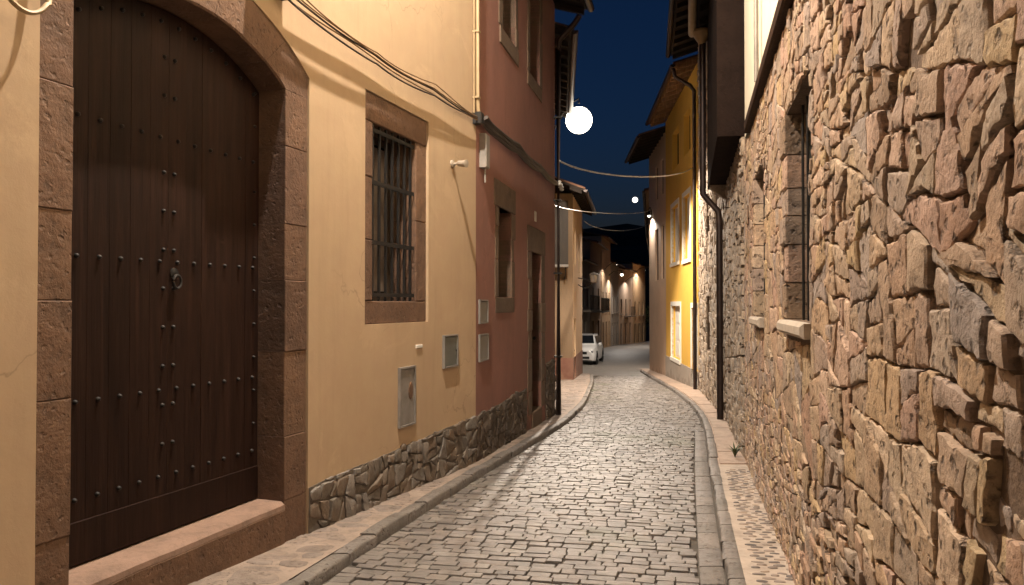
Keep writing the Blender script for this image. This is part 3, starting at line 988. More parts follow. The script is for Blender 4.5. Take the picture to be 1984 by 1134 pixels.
roof(YW, -0.2, YW.L + .02, 9.32, .55, yh, 5, 1.5)
# portal stones
rnd = random.Random(3)
ps = MB(); ps.tone = .4
ps.box(YW, SL + .02, SR_ - .02, -.75, -.42, -.5, 4.0)
portal = ps.build('door_surround', M_DARK, yh)
def portal_block(s0, s1, z0, z1):
    m = MB(); m.tone = rnd.random()
    m.bbox(YW, s0, s1, -.45, -.012 + rnd.uniform(-.004, .004), z0 + .0012, z1 - .0012, .005)
    return m.build('stone', M_SAND, portal)
zz = [-.55, .15, .62, 1.25, 1.78, 2.2, 2.78, SPR]
for i in range(len(zz) - 1): portal_block(OR_, SR_ - .004, zz[i], zz[i + 1])
zz = [-.55, .42, 1.12, 1.62, 2.08, 2.72, SPR]
for i in range(len(zz) - 1): portal_block(SL + .004, OL, zz[i], zz[i + 1])
# voussoirs
nv = 7
a0 = math.asin((SL + .004 - OM) / RO * 0.999); a1 = math.asin((SR_ - .004 - OM) / RO * 0.999)
b0 = math.asin((OL - OM) / RAD); b1 = math.asin((OR_ - OM) / RAD)
for i in range(nv):
    m = MB(); m.tone = rnd.random()
    fr_ = -.012 + rnd.uniform(-.004, .004)
    vs, fs = [], []
    k = 4
    for j in range(k + 1):
        f = (i + (j + .0) / k) / nv
        f = min(max(f, (i + .003) / nv), (i + 1 - .003) / nv)
        al, be = a0 + (a1 - a0) * f, b0 + (b1 - b0) * f
        so, zo = OM + RO * math.sin(al), ZC + RO * math.cos(al)
        si, zi = OM + RAD * math.sin(be), ZC + RAD * math.cos(be)
        if i == 0 and j == 0: so, zo = SL + .004, SPR + .003; zo2 = arch_out(SL)
        if i == nv - 1 and j == k: so, zo = SR_ - .004, SPR + .003
        vs += [YW.P(si, -.45, zi), YW.P(si, fr_ - .012, zi), YW.P(si + (so - si) * .04, fr_, zi + (zo - zi) * .04), YW.P(so, fr_, zo - .004), YW.P(so, -.1, zo - .004)]
    for j in range(k):
        for q in range(4): fs.append((j * 5 + q, j * 5 + q + 1, (j + 1) * 5 + q + 1, (j + 1) * 5 + q))
    fs += [(4, 3, 2, 1, 0), tuple(k * 5 + q for q in range(5))]
    m.add(vs, fs)
    if i in (0, nv - 1):        # springer shoulder up to the outer corner
        e = SL + .004 if i == 0 else SR_ - .004
        al = a0 + (a1 - a0) * ((i + .25) / nv if i == 0 else (i + .75) / nv)
        e2 = OM + RO * math.sin(al)
        vv = [(e, SPR + .003), (e2, arch_out(e2) - .004), (e, arch_out(e) - .004)]
        m.add([YW.P(x_, fr_, z_) for x_, z_ in vv] + [YW.P(x_, -.1, z_) for x_, z_ in vv], [(0, 1, 2), (3, 4, 5), (0, 1, 4, 3), (1, 2, 5, 4), (2, 0, 3, 5)])
    m.build('stone', M_SAND, portal)
# step
P = YW.P
ks = 20
for part in ('step', 'tread'):
    m2 = MB(); vs = []
    for j in range(ks + 1):
        s_ = OL + .002 + (OR_ - OL - .004) * j / ks
        wv = .008 * noise.noise(Vector((s_ * 3, 0, 0))) + .004 * noise.noise(Vector((s_ * 11, 3, 0)))
        wt = .012 * noise.noise(Vector((s_ * 4, 9, 0)))
        if part == 'step':
            vs += [P(s_, .0 + wv, -.6), P(s_, .002 + wv, -.2), P(s_, .004 + wv, .085 + wt), P(s_, -.04, .108), P(s_, -.45, .108)]
        else:
            vs += [P(s_, -.05, .07), P(s_, .0 + wv * .7, .092 + wt), P(s_, -.004 + wv * .5, .125 + wt * .5), P(s_, -.035, .148 + wv * .4), P(s_, -.45, .152)]
    fs = []
    for j in range(ks):
        for q in range(4): fs.append((j * 5 + q, j * 5 + q + 1, (j + 1) * 5 + q + 1, (j + 1) * 5 + q))
    fs += [(4, 3, 2, 1, 0), tuple(ks * 5 + q for q in range(5))]
    m2.add(vs, fs)
    if part == 'step': stp = m2.build('step', M_SAND, yh, 40)
    else: m2.build('tread', M_STEP, stp, 40)
# double leaf door
TD = -.245
m = MB()
m.box(YW, OL + .01, OR_ - .01, TD - .06, TD - .028, .16, SPR + .3)
door = m.build('door', M_DOOR, yh)
npl = 12
for i in range(npl):
    a = OL + (OR_ - OL) * i / npl + .0008; b = OL + (OR_ - OL) * (i + 1) / npl - .0008
    m = MB(); m.tone = rnd.random()
    tf = TD + rnd.uniform(-.0015, .0015)
    z0 = .165
    k = 3
    vs = []
    for j in range(k + 1):
        s_ = a + (b - a) * j / k
        tt = tf - (.002 if j in (0, k) else 0)
        vs += [P(s_, TD - .03, z0), P(s_, tt, z0), P(s_, tt, arch_in(s_) - .012), P(s_, TD - .03, arch_in(s_) - .012)]
    fs = []
    for j in range(k):
        for q in range(3): fs.append((j * 4 + q, j * 4 + q + 1, (j + 1) * 4 + q + 1, (j + 1) * 4 + q))
    fs += [(3, 2, 1, 0), tuple(k * 4 + q for q in range(4))]
    m.add(vs, fs); m.build('plank', M_DOOR, door)
m = MB(); m.bbox(YW, OL + .004, OR_ - .004, TD, TD + .009, .163, .40, .004); m.build('kick_board', M_DOOR, door)
def stud(s_, z_, r=.014):
    m = MB()
    m.lathe(P(s_, TD - .002, z_), [(r, 0), (r, .006), (r * .8, .016), (r * .35, .022)], 10, YW.n)
    m.build('stud', M_IRON, door, 60)
OMD = OM + .0
for zr in (2.655, 1.87, 1.06, .52):
    for i in range(12):
        stud(OL + (OR_ - OL) * (i + .5) / 12, zr)
for i in range(12):
    s_ = OL + (OR_ - OL) * (i + .5) / 12
    stud(s_, arch_in(s_) - .09)
for k in range(11):
    z_ = .72 + k * .245
    if min(abs(z_ - q) for q in (2.655, 1.87, 1.06)) < .06: continue
    if z_ < arch_in(OM) - .15:
        stud(OM - .045, z_); stud(OM + .045, z_)
    stud(OR_ - .06, z_, .011)
m = MB(); m.lathe(P(OM + .05, TD, 1.80), [(.035, 0), (.035, .008), (.015, .014)], 14, YW.n)
q = Vector(P(OM + .05, TD + .03, 1.78))
ring = [q + YW.d * math.cos(a_) * .034 + Vector((0, 0, math.sin(a_) * .042 - .035)) for a_ in [i * 2 * math.pi / 16 for i in range(17)]]
m.tube(ring, .009, 6); m.build('knocker', M_IRON, door, 50)
# barred window with stone surround (set slightly behind the plaster edge)
O0, O1, Z0, Z1 = 10.543, 11.455, 1.63, 3.257
m = MB(); m.box(YW, WS0 - .0, WS1, -.6, -.5, WZ0, WZ1)
win = m.build('window', M_DARK, yh)
ft = -.022
for (a, b, c, d) in ((WS0 + .003, WS1 - .003, WZ0 + .003, Z0), (WS0 + .003, WS1 - .003, Z1, WZ1 - .003),
                     (WS0 + .003, O0, Z0 + .004, 2.18), (WS0 + .003, O0, 2.184, 2.75), (WS0 + .003, O0, 2.754, Z1 - .004),
                     (O1, WS1 - .003, Z0 + .004, 2.45), (O1, WS1 - .003, 2.454, Z1 - .004)):
    m = MB(); m.tone = rnd.random(); m.bbox(YW, a, b, -.5, ft + rnd.uniform(-.003, .003), c, d, .008)
    m.build('stone', M_SAND, win)
pm = MB(); 
for (a, b, c, d) in ((O0, O0 + .07, Z0, Z1), (O1 - .07, O1, Z0, Z1), (O0 + .07, O1 - .07, Z0, Z0 + .08), (O0 + .07, O1 - .07, Z1 - .07, Z1), ((O0 + O1) / 2 - .04, (O0 + O1) / 2 + .04, Z0 + .08, Z1 - .07)):
    pm.box(YW, a, b, -.36, -.31, c, d)
pm.build('casement', M_SHUT, win)
for k in range(2):
    m = MB(); a = O0 + .07 if k == 0 else (O0 + O1) / 2 + .04
    m.box(YW, a, a + (O1 - O0) / 2 - .11, -.345, -.338, Z0 + .08, Z1 - .07); m.build('pane', M_GLASS, win)
    m = MB(); n = 26; vs = []
    for j in range(n + 1):
        s_ = a + ((O1 - O0) / 2 - .11) * j / n
        vs += [P(s_, -.32 + .008 * math.sin(j * 1.3 + k), Z0 + .1), P(s_, -.32 + .006 * math.sin(j * 1.5 + k), Z1 - .1)]
    m.add(vs, [(2 * j, 2 * j + 2, 2 * j + 3, 2 * j + 1) for j in range(n)]); m.build('curtain', M_CURT, win, 80)
nb = 7
for i in range(nb):
    s_ = O0 + (O1 - O0) * (i + .5) / nb
    m = MB(); m.box(YW, s_ - .011, s_ + .011, -.072, -.05, Z0 + .001, Z1 - .001); m.build('bar', M_IRON, win)
for z_ in (1.69, 2.17, 2.72, 3.2):
    m = MB(); m.box(YW, O0 - .0, O1, -.078, -.073, z_ - .018, z_ + .018)
    m.box(YW, O0 + .002, O1 - .002, -.049, -.044, z_ - .018, z_ + .018); m.build('cross_bar', M_IRON, win)
# rubble plinth under the yellow wall
def plinth(fr, s0, s1, top, parent, mat, seed, th=.034, h=(-.006, .012)):
    rnd = random.Random(seed)
    m = MB(); n = 24; vs = []
    for j in range(n + 1):
        s_ = s0 + (s1 - s0) * j / n
        vs += [fr.P(s_, .006, -1.2), fr.P(s_, .006, top(s_) - .01), fr.P(s_, -.05, top(s_) + .005)]
    m.add(vs, [(3 * j + q, 3 * j + 3 + q, 3 * j + 4 + q, 3 * j + 1 + q) for j in range(n) for q in (0, 1)])
    root = m.build('plinth', M_PLMORT, parent)
    zmax = max(top(s0), top(s1), top((s0 + s1) / 2)) + .1
    polys = []
    bsp([(s0, -.75), (s1, -.75), (s1, zmax), (s0, zmax)], rnd, lambda p: th, 1.35, polys, .25)
    for p in polys:
        cs = sum(q[0] for q in p) / len(p)
        sl = (top(cs + .1) - top(cs - .1)) / .2
        q = clip(p, -sl, 1, top(cs) - sl * cs + rnd.uniform(-.02, .02))
        if len(q) < 3: continue
        czz = max(b for a, b in q)
        if czz < zg(fr.Y(cs)) + KH or area(q) < .003: continue
        m = MB()
        if stone(m, fr, q, rnd, (h[0] + .019, h[1] + .018), .008, .03, -.03, 1.2, .02, .05, True, None, .6):
            m.build('stone', mat, root, 38)
    return root
plinth(YW, SR_ + .005, YW.L - .003, lambda s_: .195 + (s_ - 9.49) * .018 + .02 * noise.noise(Vector((s_ * 3, 1, 0))), yh, M_PLINTH, 5)
# conduit at the end of the facade
m = MB()
se = YW.S(9.33)
m.tube([P(se, .05, 9.0), P(se, .05, 4.2), P(se + .02, .05, 4.0), P(se + .06, .05, 3.86)], .024, 8)
m.tube([P(se - .06, .03, 9.0), P(se - .06, .03, 3.9)], .008, 6)
m.build('conduit', M_PIPEL, yh, 50)
for z_ in (4.1, 4.9, 5.7):
    m = MB(); m.box(YW, se - .035, se + .035, 0, .08, z_ - .012, z_ + .012); m.build('pipe_clip', M_PIPEL, yh)

# utility boxes on the yellow wall
def utility(name, fr, s0, s1, z0, z1, label, cat, body, door, extra=None, t=.03, group=None):
    e = empty(name, fr.P((s0 + s1) / 2, 0, z0), label, cat, group)
    m = MB(); w_ = .018
    for (a, b, c, d) in ((s0, s0 + w_, z0, z1), (s1 - w_, s1, z0, z1), (s0 + w_, s1 - w_, z0, z0 + w_), (s0 + w_, s1 - w_, z1 - w_, z1)):
        m.box(fr, a, b, -.04, t, c, d)
    m.build('frame', body, e)
    m = MB(); m.bbox(fr, s0 + w_ + .003, s1 - w_ - .003, -.04, t - .012, z0 + w_ + .003, z1 - w_ - .003, .006); m.build('cover', door, e)
    if extra: extra(e)
    return e
def lock(fr, s_, z_, t):
    def f(e):
        m = MB(); m.lathe(fr.P(s_, t, z_), [(.012, 0), (.012, .006), (.006, .008)], 10, fr.n); m.build('lock', M_IRON, e, 50)
    return f
sY = YW.S
utility('meter_box', YW, sY(8.446), sY(8.82), .90, 1.262, 'square grey-green meter box on cream wall beside the red house', 'meter box', M_GREYB, M_GREYD, lock(YW, sY(8.78), 1.08, .018))
def vent(e):
    m = MB()
    c = (sY(7.67), .75)
    n = 16
    vs = [YW.P(c[0] + .05 * math.cos(i * 2 * math.pi / n), .0185, c[1] + .09 * math.sin(i * 2 * math.pi / n)) for i in range(n)]
    vs += [YW.P(c[0] + .04 * math.cos(i * 2 * math.pi / n), .026, c[1] + .078 * math.sin(i * 2 * math.pi / n)) for i in range(n)]
    m.add(vs, [(i, (i + 1) % n, n + (i + 1) % n, n + i) for i in range(n)] + [tuple(n + i for i in range(n))]); m.build('inspection_window', M_SAND, e)
    m = MB(); m.box(YW, sY(7.47), sY(7.475), .018, .022, .6, .68); m.build('keyhole', M_IRON, e)
utility('gas_cabinet', YW, sY(7.44), sY(7.77), .41, .99, 'tall narrow grey-white metal cabinet low on cream wall with brown oval', 'cabinet', M_GBOX, M_GBOX, vent)
pl = empty('wall_plate', YW.P(sY(7.88), 0, 1.16), 'tiny white plate on cream wall below the barred window', 'plate')
m = MB(); m.bbox(YW, sY(7.81), sY(7.95), .001, .012, 1.158, 1.19, .004); m.build('plate', M_WHITE, pl)
# security spotlight
sp = empty('security_spotlight', YW.P(sY(8.69), 0, 3.12), 'small cream floodlight sticking out of cream wall right of barred window', 'floodlight')
q = Vector(YW.P(sY(8.69), 0, 3.18))
m = MB(); m.lathe(q, [(.045, 0), (.045, .02), (.02, .03)], 12, YW.n); m.build('wall_mount', M_FLOOD, sp, 40)
m = MB(); m.tube([q + YW.n * .02, q + YW.n * .15], .014, 8); m.build('arm', M_FLOOD, sp, 40)
dirn = (YW.n * .95 - YW.d * .25 + Vector((0, 0, -.12))).normalized()
m = MB(); m.lathe(q + YW.n * .10 - dirn * .03, [(.022, 0), (.034, .015), (.038, .10), (.044, .12), (.038, .122)], 14, dirn); m.build('head', M_FLOOD, sp, 40)

# ---- red house
rh = empty('red_house', RW.P(RW.L / 2, 0, zg(12)), 'dull red plastered house with patched stone window and old stone doorway', 'house')
sr = lambda Y: (Y - 9.406) / RW.d.y
rw0, rw1 = sr(10.51), sr(11.28)
rd0, rd1 = sr(12.76), sr(13.57)
u10, u11 = sr(10.75), sr(11.55)
u20, u21 = sr(12.6), sr(13.45)
holes = [(rw0, rw1, 1.70, 2.93), (rd0, rd1, -.9, 2.47), (u10, u11, 5.45, 7.0), (u20, u21, 5.4, 7.0)]
wall_mesh(RW, .003, RW.L, -1.2, 7.45, holes, 0, .28, 5).build('wall', M_RED, rh)
roof(RW, -.3, RW.L + .1, 7.5, .62, rh, 5, 1.5, M_ROOFD)
def patch(fr, name, pts, t, mat, parent, seed):
    """irregular patch of bare stone around an opening, a few mm proud"""
    rnd = random.Random(seed)
    m = MB(); m.tone = rnd.random()
    q = smooth_poly(resample(pts, .06), .5)
    q = [(a + rnd.gauss(0, .008), b + rnd.gauss(0, .008)) for a, b in q]
    n = len(q)
    m.add([fr.P(a, -.02, b) for a, b in q] + [fr.P(a, t, b) for a, b in q], [(i, (i + 1) % n, n + (i + 1) % n, n + i) for i in range(n)] + [tuple(n + i for i in range(n))])
    return m.build(name, mat, parent)
M_OLDST = m_stone('old_brown_stone', [(0.11, 0.075, 0.05), (0.15, 0.10, 0.065), (0.13, 0.09, 0.065)], b1=.6, b2=.6)
def surround(fr, s0, s1, z0, z1, wl, wr, wt, wb, mat, parent, t=.012, seed=1):
    rnd = random.Random(seed)
    m = MB(); m.box(fr, s0 - .01, s1 + .01, -.34, -.3, z0, z1); root = m.build('window_surround', M_DARK, parent)
    def blk(a, b, c, d):
        m = MB(); m.tone = rnd.random(); m.bbox(fr, a, b, -.2, t + rnd.uniform(-.004, .006), c, d, .012); m.build('stone', mat, root)
    if wt: blk(s0 - wl - .08, s1 + wr + .05, z1, z1 + wt)
    if wb: blk(s0 - wl, s1 + wr, z0 - wb, z0)
    for (a, b, sgn) in ((s0 - wl, s0, -1), (s1, s1 + wr, 1)):
        z = z0 + .002
        while z < z1 - .05:
            h_ = min(rnd.uniform(.3, .55), z1 - .002 - z)
            if z1 - z - h_ < .15: h_ = z1 - .002 - z
            e = rnd.uniform(-.05, .07)
            blk(a - (e if sgn < 0 else 0), b + (e if sgn > 0 else 0), z, z + h_ - .005)
            z += h_
    return root
surround(RW, rw0, rw1, 1.70, 2.93, .16, .2, .36, .22, M_OLDST, rh, .012, 2)
pane_window(RW, rw0, rw1, 1.70, 2.93, rh, -.18, M_SHUT, 1)
surround(RW, rd0, rd1, -.2, 2.47, .3, .34, .42, 0, M_OLDST, rh, .014, 4)
board_door(RW, rd0, rd1, -.18, 2.47, rh, -.16, M_OLDW, 5)
m = MB(); m.tone = .3; m.bbox(RW, rd0, rd1, -.3, .02, -.9, -.18, .015); m.build('doorstep', M_OLDST, rh)
surround(RW, u10, u11, 5.45, 7.0, .17, .2, .3, .24, M_OLDST, rh, .012, 5)
pane_window(RW, u10, u11, 5.45, 7.0, rh, -.18, M_SHUT, 1)
surround(RW, u20, u21, 5.4, 7.0, .17, .2, .3, .24, M_OLDST, rh, .012, 6)
pane_window(RW, u20, u21, 5.4, 7.0, rh, -.18, M_SHUT, 1)
plinth(RW, .01, rd0 - .42, lambda s_: .24 + .012 * s_ + .03 * noise.noise(Vector((s_ * 2, 5, 0))), rh, M_PLINTHD, 9, .028)
plinth(RW, rd1 + .42, RW.L - .02, lambda s_: .55 + .05 * noise.noise(Vector((s_ * 2, 7, 0))), rh, M_PLINTHD, 10, .03)
m = MB(); se = RW.L - .09
m.tube([RW.P(se, .5, 7.15), RW.P(se, .4, 7.0), RW.P(se, .1, 6.7), RW.P(se, .085, 6.5), RW.P(se, .085, zg(14.9) + KH)], .055, 10); m.build('drainpipe', M_PIPE, rh, 50)
for z_ in (.6, 2.2, 3.6, 5.2):
    m = MB(); m.box(RW, se - .07, se + .07, -.01, .15, z_ - .015, z_ + .015); m.build('pipe_clip', M_IRON, rh)
utility('meter_box', RW, sr(9.52), sr(9.92), 1.36, 1.66, 'pale grey box on red wall, upper of the two at its left end', 'meter box', M_GREYB, M_GREYB, None, .025)
utility('meter_box', RW, sr(9.52), sr(9.94), .89, 1.23, 'pale grey box on red wall, lower of the two at its left end', 'meter box', M_GREYB, M_GREYB, None, .025)
jb = empty('junction_box', RW.P(.25, 0, 3.25), 'narrow upright grey box high on red wall under the cables', 'junction box')
m = MB(); m.bbox(RW, .16, .34, .0, .09, 3.3, 3.72, .012); m.build('case', M_GBOX, jb)
m = MB(); m.tube([RW.P(.25, .05, 3.3), RW.P(.25, .05, 3.12)], .012, 6); m.build('gland', M_GBOX, jb)
nm = empty('number_plate', RW.P(sr(13.05), 0, 3.02), 'tiny white plate on red wall above the old doorway', 'plate')
m = MB(); m.bbox(RW, sr(12.98), sr(13.12), .002, .014, 3.0, 3.17, .004); m.build('plate', M_WHITE, nm)

# ---- brown house set back behind the red one
bh = empty('brown_house', BW.P(BW.L / 2, 0, zg(18)), 'narrow brown house seen edge on behind the red house, carrying the bright lamp', 'house')
bw = [(1.2, 2.1, 1.0, 2.4), (4.2, 5.1, 1.0, 2.4), (1.2, 2.1, 3.9, 5.4), (4.2, 5.1, 3.9, 5.4)]
wall_mesh(BW, 0, BW.L, -1.6, 7.15, bw, 0, .25, 4).build('wall', M_BROWN, bh)
for h_ in bw: pane_window(BW, *h_, bh, -.15)
roof(BW, .3, BW.L + .05, 7.15, .42, bh, 4, 1.2, M_ROOFD, gutter=True)

# ---- tan house
th = empty('tan_house', TS.P(2, -.5, zg(28)), 'tan plastered house with reddish base and low tiled eave beyond the red house', 'house')
PL = -.25
th_n = [(1.1, 1.42, .9, 1.0)]
wall_mesh(TN, 0, TN.L, PL, 5.45, [], 0, .2, 4.7).build('wall', M_TANSHADE, th)
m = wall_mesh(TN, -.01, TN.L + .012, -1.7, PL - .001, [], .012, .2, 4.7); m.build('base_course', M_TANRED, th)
ths = [(.55, 1.25, -1.0, 1.1), (2.7, 3.4, 2.8, 4.3), (.7, 1.3, 3.0, 4.3)]
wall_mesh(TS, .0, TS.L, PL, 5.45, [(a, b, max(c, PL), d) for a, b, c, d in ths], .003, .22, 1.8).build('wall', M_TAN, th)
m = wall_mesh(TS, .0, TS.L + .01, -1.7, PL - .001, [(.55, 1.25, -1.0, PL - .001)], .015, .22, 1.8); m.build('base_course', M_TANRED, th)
board_door(TS, .56, 1.24, -1.0, 1.09, th, -.1, M_OLDW, 4)
pane_window(TS, *ths[1], th, -.12); pane_window(TS, *ths[2], th, -.12)
roof(TS, -1.2, TS.L, 5.5, .45, th, 2.6, 1.0, M_ROOFD, over_end=.25)
# small balcony canopy with scroll bracket on its end wall
m = MB(); m.bbox(TN, .62, 1.32, -.02, .55, 2.86, 2.96, .02); cnp = m.build('canopy', M_ZINC, th)
m = MB()
for s_ in (.72, 1.22):
    q = [TN.P(s_, .02 + .42 * math.sin(a_ * 1.57), 2.86 - .38 * math.cos(a_ * 1.57)) for a_ in [i / 8 for i in range(9)]]
    m.tube(q, .02, 6)
m.build('scroll_bracket', M_IRON, cnp, 50)
m = MB(); m.box(TN, .0, 1.35, -.01, .02, 2.97, 5.2); m.build('rendered_panel', M_SLATE, th)

# ================================================================== RIGHT SIDE
# ---- stone house: rubble wall, two deep windows, cream plaster above a dark ledge
sh = empty('stone_house', SW.P(5, 0, zg(4)), 'big rubble stone wall house in the right foreground with two recessed windows', 'house')
sw = lambda Y: (Y + 1) / SW.d.y
W1 = (sw(4.10), sw(5.20), 1.50, 2.88)
W2 = (sw(6.85), sw(7.90), 1.48, 2.88)
LEDGE = 3.50
wall_mesh(SW, 0, SW.L, -.8, LEDGE, [W1, W2], -.021, .4, 6).build('wall', M_MORTAR, sh)
wall_mesh(SW, 0, sw(9.45), LEDGE + .128, 9.2, [], -.02, .3, 6).build('upper_wall', M_CREAM, sh)
m = MB(); m.bbox(SW, 0, sw(8.6), -.2, .045, LEDGE + .005, LEDGE + .125, .015); m.build('ledge', M_BEAM, sh)
roof(SW, 0, sw(9.5), 9.25, .35, sh, 6, 1.6)
m = MB(); m.tube([SW.P(sw(7.05), .03, 9.0), SW.P(sw(7.05), .03, LEDGE + .14)], .022, 8); m.build('conduit', M_ZINC, sh, 50)
rnd = random.Random(21)
polys = []
def thr_sw(p):
    cx = sum(q[0] for q in p) / len(p); cz = sum(q[1] for q in p) / len(p)
    big = max(0.0, 0.5 + 0.95 * noise.noise(Vector((cx * .8, cz * .9, 4.4))))
    k = min(1.0, max(0.0, (cz - .55) / .5))
    return (0.0055 + 0.012 * big) * (1 - k) + (0.009 + 0.068 * big) * k
def asp_sw(p):
    cz = sum(q[1] for q in p) / len(p)
    return 1.95 if cz < .75 else 1.35
bsp([(0, -.55), (SW.L, -.55), (SW.L, LEDGE - .01), (0, LEDGE - .01)], rnd, thr_sw, asp_sw, polys, .2)
# quoins round the two windows take their own room
QN = []
for (a, b, c, d) in (W1, W2):
    QN.append((a - .0, b + .24, c - .12, d + .01))
for h_ in QN: polys = subtract(polys, h_)
def wfn(p):
    k = 1.0
    for (a, b, c, d) in QN:
        dx = max(a - p[0], 0, p[0] - b); dz = max(c - p[1], 0, p[1] - d)
        k = min(k, math.hypot(dx, dz) / .35)
    return min(k, 1.0, max(0, (LEDGE - p[1])) / .3, max(0, p[0]) / .3, max(0, SW.L - p[0]) / .3)
def hscale(p):
    k = 1.0
    for (a, b, c, d) in QN:
        for q in p:
            dx = max(a - q[0], 0, q[0] - b); dz = max(c - q[1], 0, q[1] - d)
            k = min(k, math.hypot(dx, dz) / .3)
    return k
info = sorted(polys, key=lambda p: -screen_area([SW.P(a, 0, b) for a, b in p]))
rest = MB()
cnt = 0
for p in info:
    cs = sum(q[0] for q in p) / len(p); Yc = SW.Y(cs)
    if max(b for a, b in p) < zg(Yc) + KH - .03: continue
    if area(p) < .02 and rnd.random() < .07: continue        # a chip has fallen out and left a hole
    step = .022 if Yc < 4.2 else (.036 if Yc < 7 else .05)
    hm = hscale(p)
    fl_ = min(1.0, max(0.0, (Yc - 3.6) / 1.8))          # further along the wall the joints are pointed nearly flush
    r_ = rnd.random()
    if area(p) < .014 and r_ < .35: h0, h1 = -.018, -.010      # small pinning stones sit back in the joint
    elif r_ < .2: h0, h1 = -.009, -.003
    else: h0, h1 = -.002, .003 + .006 * hm
    h0 = h0 * (1 - fl_) - .018 * fl_
    h1 = max(h1 * (1 - fl_) - .006 * fl_, h0 + .004)
    tl = (.005 + .008 * hm)
    if cnt < 270:
        m = MB()
        if stone(m, SW, p, rnd, (h0, h1), .0055, step, -.09, 1.5, .05, tl, True, wfn, .34 - .1 * fl_, .08):
            m.build('stone', M_STONE, sh, 22); cnt += 1
    else:
        stone(rest, SW, p, rnd, (h0, h1), .0055, max(step, .035), -.09, 1.5, .05, tl, Yc < 6, wfn, .34 - .1 * fl_, .08)
rest.build('stones', M_STONE, sh, 22, kind='stuff')
for wi, (a, b, c, d) in enumerate((W1, W2)):
    m = MB(); m.box(SW, a, b, -.55, -.45, c, d); wroot = m.build('window', M_DARK, sh)
    # dressed blocks of the far jamb (seen), the near jamb and the lintel
    z = c + .002
    while z < d - .02:
        h_ = min(rnd.uniform(.17, .27), d - .002 - z)
        if d - z - h_ < .1: h_ = d - .002 - z
        m = MB(); m.tone = rnd.random(); e = rnd.uniform(-.06, .06)
        m.bbox(SW, b - .004, b + .19 + e, -.42, .0 + rnd.uniform(-.016, .008), z + .004, z + h_ - .006, .012); m.build('jamb_stone', M_STONE, wroot)
        z += h_
    m = MB(); m.tone = .62; m.bbox(SW, a - .02, b + .05, -.42, .05, c - .085, c - .002, .02); m.build('sill', M_SILL, wroot)
    m = MB()
    for (s0_, s1_, z0_, z1_) in ((a, a + .06, c, d), (b - .075, b - .006, c, d), (a + .06, b - .075, c, c + .06), (a + .06, b - .075, d - .06, d), (a + .06, b - .075, 2.12, 2.17)):
        m.box(SW, s0_, s1_, -.20, -.145, z0_, z1_)
    m.build('casement', M_GREYD, wroot)
    m = MB(); m.box(SW, a + .06, b - .075, -.185, -.18, c + .06, d - .06); m.build('pane', M_GLASS, wroot)
    for k in range(4):
        m = MB(); s_ = a + (b - a) * (k + 1) / 5; m.tube([SW.P(s_, -.09, c), SW.P(s_, -.09, d)], .009, 6); m.build('bar', M_IRON, wroot)

# ---- second stone house with an overhanging dark upper storey
h2 = empty('jettied_house', R2.P(2.4, 0, zg(12)), 'narrow stone house with dark overhanging upper storey next to big rubble wall', 'house')
JZ = 3.72
r2w = [(.95, 1.45, 1.9, 2.6), (2.9, 3.5, .3, 1.9)]
wall_mesh(R2, .02, R2.L, -1.1, JZ, r2w, -.03, .3, 5).build('wall', M_MORTAR, h2)
def rubble_mass(fr, s0, s1, z0, z1, holes, parent, mat, th, seed, aspect=1.5):
    rnd = random.Random(seed)
    ps_ = []
    bsp([(s0, z0), (s1, z0), (s1, z1), (s0, z1)], rnd, lambda p: th, aspect, ps_, .16)
    for h_ in holes: ps_ = subtract(ps_, h_)
    m = MB()
    for p in ps_: stone(m, fr, p, rnd, (-.01, .02), .007, .09, -.06, .8, .0, .06, False)
    return m.build('stones', mat, parent, 35, kind='stuff')
rubble_mass(R2, .03, R2.L - .01, -.6, JZ - .005, r2w, h2, M_STONE2, .035, 31)
for h_ in r2w: pane_window(R2, *h_, h2, -.2)
J = .30
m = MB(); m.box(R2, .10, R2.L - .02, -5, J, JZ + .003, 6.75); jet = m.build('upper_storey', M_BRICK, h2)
for k in range(1):
    s_ = R2.L - .5
    m = MB(); m.tone = .5
    m.hexa([R2.P(s_ - .09, J - .02, JZ - .05), R2.P(s_ + .09, J - .02, JZ - .05), R2.P(s_ + .09, -.1, JZ - .34), R2.P(s_ - .09, -.1, JZ - .34),
            R2.P(s_ - .09, J - .02, JZ), R2.P(s_ + .09, J - .02, JZ), R2.P(s_ + .09, -.1, JZ), R2.P(s_ - .09, -.1, JZ)]); m.build('corbel', M_STONE2, h2)
roof(R2, .0, R2.L, 6.78, .5, h2, 5, 1.5, M_ROOFD, gmat=M_PIPEL)
m = MB(); sp_ = R2.L - .16
m.tube([R2.P(sp_, J + .09, 6.4), R2.P(sp_, J + .09, JZ - .1), R2.P(sp_, .12, JZ - .42), R2.P(sp_, .1, JZ - .6), R2.P(sp_, .1, zg(14.1) + KH)], .06, 10)
m.build('drainpipe', M_PIPE, h2, 50)
m = MB(); m.lathe(R2.P(sp_, J + .1, 6.38), [(.06, 0), (.07, .04), (.15, .16), (.18, .2), (.2, .2), (.2, .25), (.17, .25)], 14); m.build('hopper', M_PIPEL, h2, 50)

